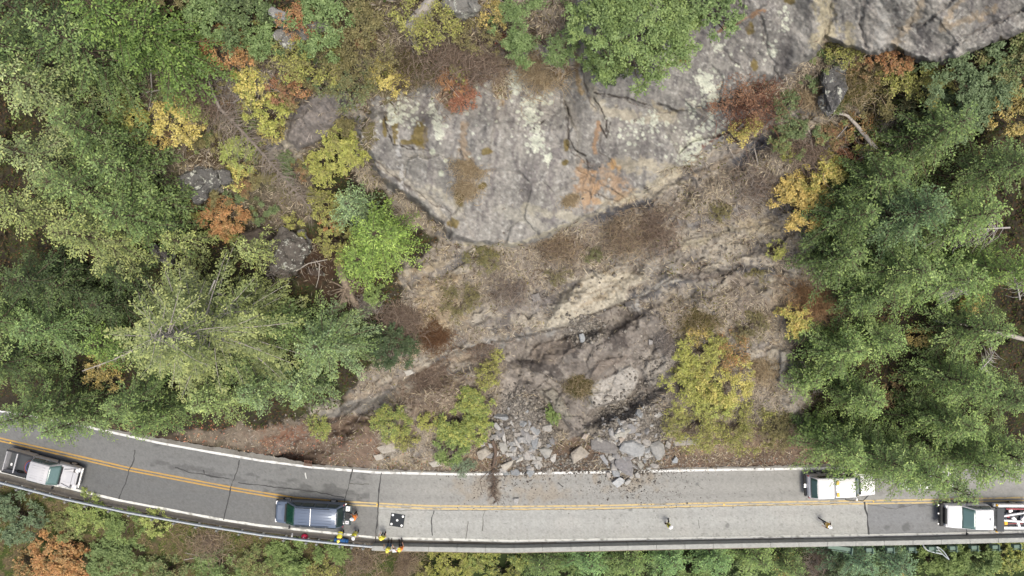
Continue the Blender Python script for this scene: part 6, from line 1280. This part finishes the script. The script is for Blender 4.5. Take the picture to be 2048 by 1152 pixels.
while u < 2600:
    u1 = u + 57; a_, b_ = P(u, np.interp(u, PA_U, PA_V), .8), P(u1, np.interp(u1, PA_U, PA_V), .8); d = b_ - a_; c = (a_ + b_) / 2 - O
    bm = bmesh.new(); addbox(bm, (c.x, c.y, .36), (d.length - .022, .40, .88), rz=math.atan2(d.y, d.x)); bmobj('panel', bm, conc, PW, bev=.012); u = u1
bm = bmesh.new(); us_ = np.arange(745, 2600, 30.0)
for u0, u1 in zip(us_[:-1], us_[1:]):
    a_, b_ = P(u0, np.interp(u0, PA_U, PA_V), .8), P(u1, np.interp(u1, PA_U, PA_V), .8); d = b_ - a_; c = (a_ + b_) / 2 - O; wd = .75 if u0 < 1500 else .66
    addbox(bm, (c.x, c.y - .22, -.3), (d.length + .0, wd, .42), rz=math.atan2(d.y, d.x))
bmobj('deck_edge', bm, concd, PW)
green = mat('pale_green_steel', lin((108,132,118)), rough=.6, var=.12, scale=5)
for i, ub in enumerate([1742, 1784, 1827, 1867, 1909, 1952, 1994, 2037]):
    y0 = np.interp(ub, PA_U, PA_V); p = P(ub, y0 + 6, .3)
    o = empty('support_bracket', p, R(1.5), 'pale green steel bracket under the outer edge of the parapet at the right', 'bracket', 'green brackets under the parapet')
    box('arm', (-.22, -.27, -.1), (.5, .32, .42), green, o, .01); box('end_plate', (.06, -.32, .05), (.05, .56, .4), green, o, .006); box('flange', (0, -.58, -.05), (.9, .04, .04), green, o, .006)
p = P(1700, 1094, .3); o = empty('support_girder', p, R(-8), 'long pale green steel girder end, leftmost of the green steelwork', 'girder')
box('girder_web', (-.9, -.22, -.2), (2.0, .32, .5), green, o, .01); box('end_plate', (.12, -.3, 0), (.07, .62, .55), green, o, .006); box('flange', (-.6, -.5, -.05), (1.9, .05, .05), green, o, .006)
sf = empty('curved_steel_frame', P(1860, 1098, .3), 0, 'curved pale steel frame hanging out below the parapet near the right end', 'steel frame'); O = sf.location; steel = mat('pale_steel', lin((196,204,204)), rough=.5, metal=.3)
def tube_obj(name, pts, r_, mt, par):
    Pp = np.array([[tuple(q) for q in pts]]); Rr = np.full((1, len(pts)), r_); v, q = tubes(Pp, Rr, 6); return link(name, mesh_np(name, v, quads=q, smooth=True), mt, par)
def sm(pts, k=14):
    p = np.array([tuple(q) for q in pts]); t = np.linspace(0, 1, k)[:, None]; return (1 - t) ** 3 * p[0] + 3 * t * (1 - t) ** 2 * p[1] + 3 * t * t * (1 - t) * p[2] + t ** 3 * p[3]
zf = -.4
tube_obj('outer_tube', sm([P(1846,1089,zf)-O, P(1850,1104,zf)-O, P(1870,1104,zf)-O, P(1884,1108,zf)-O]), .07, steel, sf)
tube_obj('arm_tube', sm([P(1873,1093,zf)-O, P(1880,1104,zf-.1)-O, P(1888,1112,zf-.2)-O, P(1898,1119,zf-.3)-O]), .05, steel, sf)
tube_obj('arm_tube', sm([P(1873,1093,zf)-O, P(1886,1098,zf-.1)-O, P(1891,1108,zf-.2)-O, P(1898,1119,zf-.3)-O]), .05, steel, sf)
tube_obj('rung', sm([P(1852,1098,zf)-O, P(1860,1100,zf)-O, P(1866,1100,zf)-O, P(1878,1101,zf)-O]), .04, steel, sf)
# ------------------------------------------------------------------ people
C_SK = mat('skin', lin((205,160,135)), rough=.6, var=.05); C_JEAN = mat('blue_denim', lin((70,92,120)), rough=.9, var=.15, scale=12); C_DARK = mat('dark_trousers', lin((58,60,66)), rough=.9, var=.15, scale=12)
C_BOOT = mat('work_boots', lin((60,48,40)), rough=.8); C_WSH = mat('white_shirt', lin((220,218,222)), rough=.8); C_NSH = mat('dark_sleeves', lin((44,42,50)), rough=.9); C_YV = mat('yellow_vest', (.72,.66,.07), rough=.7, var=.08); C_OV = mat('orange_vest', (.8,.24,.05), rough=.7, var=.08)
C_YH = mat('yellow_helmet', (.78,.70,.10), rough=.3, coat=.5, var=.02); C_WH = mat('white_helmet', (.8,.8,.8), rough=.3, coat=.5, var=.02); C_REF = mat('silver_tape', (.7,.7,.68), rough=.3)
DG_ = []
def skin_mesh(verts, edges, rad, roots):
    me = bpy.data.meshes.new('tmp'); me.from_pydata([tuple(v) for v in verts], edges, []); o = bpy.data.objects.new('tmp', me); C.objects.link(o)
    sk = o.modifiers.new('skin', 'SKIN'); 
    for i, r_ in enumerate(rad): me.skin_vertices[0].data[i].radius = (r_, r_) if np.isscalar(r_) else r_
    for i in roots: me.skin_vertices[0].data[i].use_root = True
    s = o.modifiers.new('sub', 'SUBSURF'); s.levels = 1; s.render_levels = 1
    dg = bpy.context.evaluated_depsgraph_get(); ev = o.evaluated_get(dg); m = bpy.data.meshes.new_from_object(ev, depsgraph=dg)
    bpy.data.objects.remove(o); return m
def ik(a, b, l1, l2, pole):
    "elbow / knee between a and b bending towards pole"
    a, b = Vector(a), Vector(b); d = b - a; L = min(d.length, (l1 + l2) * .995); dn = d.normalized(); x = (l1 * l1 - l2 * l2 + L * L) / (2 * L); hh = math.sqrt(max(l1 * l1 - x * x, 0))
    p = Vector(pole); p = (p - dn * p.dot(dn)).normalized(); return a + dn * x + p * hh, a + dn * L
def person(loc, rz, label, lean=0.0, hands=((-.28,.1,.85),(.28,.1,.85)), feet=((-.12,0),(.12,.05)), sit=0.0, vest=C_YV, helm=C_YH, legs=C_DARK, sleeve=C_NSH, hgt=1.75, head_turn=0.0, crouch=0.0):
    T = empty('person', loc, rz, label, 'person', 'road crew in hard hats'); k = hgt / 1.75
    pz = (.93 - crouch) if not sit else sit + .1; pel = Vector((0, -.0, pz)); up = Vector((0, math.sin(lean), math.cos(lean)))
    sp = pel + up * .24; ch = pel + up * .42; nk = pel + up * .56; hd = nk + Vector((0, math.sin(lean * .7) , math.cos(lean * .7))) * .13 + Vector((0,.02,0)); ht = hd + up * .12
    V = [pel, sp, ch, nk, hd, ht]; E = [(0,1),(1,2),(2,3),(3,4),(4,5)]; Rd = [(.15,.11),(.145,.105),(.17,.11),.055,.095,.075]; tags = [0,1,1,2,2,2]
    for s, hp in ((-1, hands[0]), (1, hands[1])):
        sh = ch + Vector((s * .19, 0, 0)) + up * .06; el, wr = ik(sh, hp, .29, .26, (s * .6, -.5, -.3)); i = len(V)
        V += [sh, el, wr]; E += [(2, i), (i, i + 1), (i + 1, i + 2)]; Rd += [.06, .045, .03]; tags += [1, 3, 2]
        hdn = (wr - el).normalized(); pm = wr + hdn * .07; V.append(pm); E.append((i + 2, i + 3)); Rd.append((.042, .022)); tags.append(2)
        side = hdn.cross(Vector((0, 0, 1))); side = side.normalized() if side.length > .1 else Vector((1, 0, 0)); dn = side.cross(hdn).normalized() * -1
        for f in range(4):
            j = len(V); b_ = pm + side * (f - 1.5) * .021 + hdn * .02; ln = (.07, .082, .076, .06)[f]; m_ = b_ + hdn * ln * .55 + dn * .012; V += [b_, m_, m_ + hdn * ln * .35 + dn * .03]; E += [(i + 3, j), (j, j + 1), (j + 1, j + 2)]; Rd += [.011, .0095, .008]; tags += [2, 2, 2]
        j = len(V); b_ = wr + hdn * .03 + side * s * -.035; V += [b_, b_ + hdn * .03 + side * s * -.03, b_ + hdn * .06 + side * s * -.04 + dn * .01]; E += [(i + 2, j), (j, j + 1), (j + 1, j + 2)]; Rd += [.014, .011, .009]; tags += [2, 2, 2]
    for s, ft in ((-1, feet[0]), (1, feet[1])):
        hip = pel + Vector((s * .1, 0, -.04)); an = Vector((ft[0], ft[1], .09)); kn, an = ik(hip, an, .44, .42, (s * .1, 1, .2)); i = len(V)
        V += [hip, kn, an, an + Vector((0, .16, -.045))]; E += [(0, i), (i, i + 1), (i + 1, i + 2), (i + 2, i + 3)]; Rd += [.1, .065, .05, (.05, .04)]; tags += [0, 0, 4, 4]
    # nose, chin and ears shape the head
    i = len(V); V += [hd + Vector((0, .105, .0))]; E += [(4, i)]; Rd += [.022]; tags += [2]
    V = [v * k for v in V]; Rd = [(r_[0] * k, r_[1] * k) if isinstance(r_, tuple) else r_ * k for r_ in Rd]
    me = skin_mesh(V, E, Rd, [0]); o = link('body', me, [legs, sleeve, C_SK, C_BOOT], T)
    Va = np.array([tuple(v) for v in V]); tg = np.array(tags); segs = [(Va[a], Va[b], tg[b] if tg[b] != 3 else 1) for a, b in E]
    A = np.array([s_[0] for s_ in segs]); B = np.array([s_[1] for s_ in segs]); tt_ = np.array([s_[2] for s_ in segs]); mi = {0: 0, 1: 1, 2: 2, 4: 3}
    for p in me.polygons:
        c = np.array(p.center); d = B - A; t = np.clip(((c - A) * d).sum(1) / ((d * d).sum(1) + 1e-9), 0, 1); q = A + d * t[:, None]; j = int(np.argmin(((c - q) ** 2).sum(1))); p.material_index = mi[int(tt_[j])]; p.use_smooth = True
    # face
    bm = bmesh.new(); hk = hd * k
    for s in (-1, 1): bmesh.ops.create_uvsphere(bm, u_segments=8, v_segments=6, radius=.013, matrix=Matrix.Translation(hk + Vector((s * .035, .092, .02))))
    addbox(bm, hk + Vector((0, .095, -.045)), (.045, .012, .01)); bmobj('face', bm, C_BOOT, T)
    # vest: an open shell over the chest
    rings_ = []
    for t, wx, wy in ((-.06, .185, .135), (.1, .185, .14), (.25, .2, .15), (.38, .215, .15), (.47, .19, .13), (.52, .11, .09)):
        wx, wy = wx * 1.14, wy * 1.14; c = (pel + up * t) * k; rings_.append([tuple(c + Vector((math.cos(a) * wx * k, 0, 0)) + (up.cross(Vector((1, 0, 0)))).normalized() * math.sin(a) * wy * k) for a in np.linspace(0, 2 * np.pi, 15)[:-1]])
    loft('safety_vest', rings_, vest, T, caps=False); 
    tr_ = []
    for t in (.12, .18):
        c = (pel + up * t) * k; tr_.append([tuple(c + Vector((math.cos(a) * .232 * k, 0, 0)) + (up.cross(Vector((1, 0, 0)))).normalized() * math.sin(a) * .178 * k) for a in np.linspace(0, 2 * np.pi, 15)[:-1]])
    loft('reflective_band', tr_, C_REF, T, caps=False)
    # helmet: dome, brim, ridge
    bm = bmesh.new(); M = Matrix.Translation((hd + up * .055) * k) @ Matrix.Rotation(-lean, 4, 'X'); bmesh.ops.create_uvsphere(bm, u_segments=18, v_segments=10, radius=1, matrix=M @ Matrix.Diagonal((.135, .155, .125, 1)))
    bmesh.ops.delete(bm, geom=[v for v in bm.verts if (M.inverted() @ v.co).z < -.01], context='VERTS'); ho = bmobj('helmet', bm, helm, T, smooth=True)
    bm = bmesh.new(); bmesh.ops.create_cone(bm, cap_ends=True, segments=20, radius1=1, radius2=.9, depth=1, matrix=M @ Matrix.Translation((0, .03, -.005)) @ Matrix.Diagonal((.155, .195, .015, 1))); bmobj('brim', bm, helm, ho)
    bm = bmesh.new(); addbox(bm, M @ Vector((0, 0, .122)), (.03, .2, .02)); bmobj('ridge', bm, helm, ho)
    return T
def gp(u, v, h=0.0): return P(u, v, 0.013 + h)
# feet points: heads show further from the middle of the photo than feet do
def foot(uh, vh, h=1.7):
    x, y, _ = w2(uh, vh, h); return Vector((float(x), float(y), .014))
person(foot(707,1039), R(90), 'worker in orange vest and white helmet behind the open tailgate of the dark blue vehicle', vest=C_OV, helm=C_WH, sleeve=C_OV, hands=((-.2,.42,1.05),(.2,.42,1.0)), lean=.15)
person(foot(678,1070,1.3), R(175), 'worker in yellow vest bending over the blue bag', vest=C_YV, helm=C_YH, lean=.75, hands=((-.2,.62,.55),(.2,.6,.55)), sleeve=C_NSH, crouch=.12)
person(foot(706,1073), R(180), 'worker in yellow vest and white helmet right of the blue bag', vest=C_YV, helm=C_WH, hands=((-.25,.3,.95),(.25,.3,1.0)), lean=.2, sleeve=C_WSH)
person(foot(762,1081), R(10), 'worker in yellow vest standing at the joint where the guardrail meets the parapet', vest=C_YV, helm=C_YH, hands=((-.15,.38,1.1),(.3,.2,.95)), lean=.15, sleeve=C_YV)
s5 = foot(775,1102,1.45); person(Vector((s5.x, s5.y, .014)), R(0), 'worker in jeans with yellow helmet sitting on the parapet, legs towards the road', vest=C_YV, helm=C_YH, sit=.82, feet=((-.12,.52),(.14,.5)), hands=((-.38,.28,1.02),(.38,.28,1.02)), legs=C_JEAN, sleeve=C_WSH, lean=.05)
s6 = foot(800,1101,1.45); person(Vector((s6.x, s6.y, .014)), R(20), 'worker with orange shoulders and yellow helmet sitting on the parapet beside the laptop', vest=C_OV, helm=C_YH, sit=.82, feet=((-.14,.45),(.12,.5)), hands=((-.45,.2,1.05),(.3,.35,1.0)), sleeve=C_OV, lean=.1)
person(foot(1341,1056), R(-60), 'lone worker in white helmet walking in the near lane right of the rubble', vest=C_YV, helm=C_WH, legs=C_DARK, feet=((-.1,.22),(.1,-.22)), hands=((-.26,-.1,.85),(.26,.2,.9)), hgt=1.72)
person(foot(1662,1055), R(65), 'worker in orange-yellow vest walking in the near lane below the white pickup', vest=mat('two_tone_vest', (.78,.48,.10), rough=.7), helm=C_WH, feet=((-.1,-.25),(.1,.3)), hands=((-.27,.25,.9),(.3,-.2,.85)))
# ------------------------------------------------------------------ things lying about
o = empty('laptop', P(789, 1101.5, .82), R(5), 'open pale laptop on the parapet between the two seated workers', 'laptop'); box('base', (0, 0, .012), (.36, .26, .02), mat('aluminium', (.6,.62,.65), rough=.4), o, .004); box('screen', (0, .15, .12), (.36, .015, .24), mat('aluminium'), o, .004, rx=R(-15))
o = empty('duffel_bag', P(684, 1080, .02), R(-7), 'bright blue cylindrical duffel bag lying beside the guardrail', 'bag'); blue = mat('blue_nylon', lin((52,112,176)), rough=.6, var=.12, scale=10, bump=.3, bscale=14)
rings_ = []
for x, r_ in ((-.62,.12),(-.6,.2),(-.55,.235),(-.4,.22),(-.2,.245),(0,.24),(.2,.245),(.4,.22),(.55,.235),(.6,.2),(.62,.12)): rings_.append([(x, math.cos(a) * r_ * 1.05, .24 + math.sin(a) * r_) for a in np.linspace(0, 2 * np.pi, 15)[:-1]])
loft('bag_body', rings_, blue, o)
for x in (-.42, .42):
    rings_ = [[(x + dx, math.cos(a) * .25, .24 + math.sin(a) * .24) for a in np.linspace(0, 2 * np.pi, 15)[:-1]] for dx in (-.03, .03)]; loft('strap', rings_, mat('dark_blue_webbing', lin((30,70,120)), rough=.8), o)
o = empty('helmet_bag', P(610, 1072, .02), R(-8), 'small crimson backpack with a white tag on the shoulder by the guardrail', 'backpack'); crim = mat('crimson_nylon', lin((205,45,80)), rough=.6, var=.12, scale=10)
rings_ = [[(math.cos(a) * .3 * k_, math.sin(a) * .22 * k_, z) for a in np.linspace(0, 2 * np.pi, 17)[:-1]] for z, k_ in ((0,.85),(.05,1),(.16,1),(.24,.8),(.28,.45))]
loft('bag_body', rings_, crim, o); box('tag', (-.04, -.03, .295), (.1, .08, .012), C_WSH, o, .003); box('pocket', (.14, 0, .25), (.16, .2, .05), mat('dark_crimson', lin((130,20,50)), rough=.7), o, .015); box('handle', (.25, 0, .2), (.05, .22, .03), M_BLACK, o, .01)
o = empty('survey_target', P(794.5, 1040.5, .0135), R(-9), 'square black survey target board with five white discs lying on the near lane', 'survey target'); box('board', (0, 0, .008), (1.24, 1.14, .014), mat('black_board', lin((58,62,66)), rough=.9, var=.08), o, .002)
for (x, y) in ((-.45,.4),(.45,.4),(-.45,-.4),(.45,-.4),(0,0)):
    bm = bmesh.new(); addcyl(bm, (x, y, .015), (x, y, .022), .1, seg=24); bmobj('disc', bm, C_WH, o)
for u, v, lab in ((21,885,'yellow road stud on the centre line above the pewter pickup'),(580,995.5,'yellow road stud on the centre line above the dark blue vehicle'),(1747,1003,'yellow road stud on the centre line below the hood of the white pickup'),(754,1009,'yellow road stud on the centre line at the deck joint'),(1448,1009,'yellow road stud on the centre line right of the middle')):
    o = empty('road_stud', P(u, v, .0085), 0, lab, 'road stud'); bm = bmesh.new(); bmesh.ops.create_cone(bm, cap_ends=True, segments=4, radius1=.09, radius2=.055, depth=.03, matrix=Matrix.Translation((0, 0, .015)) @ Matrix.Rotation(R(45), 4, 'Z')); bmobj('stud_body', bm, M_AMBER, o); box('reflector', (.0, 0, .034), (.05, .07, .008), C_YH, o, .002)
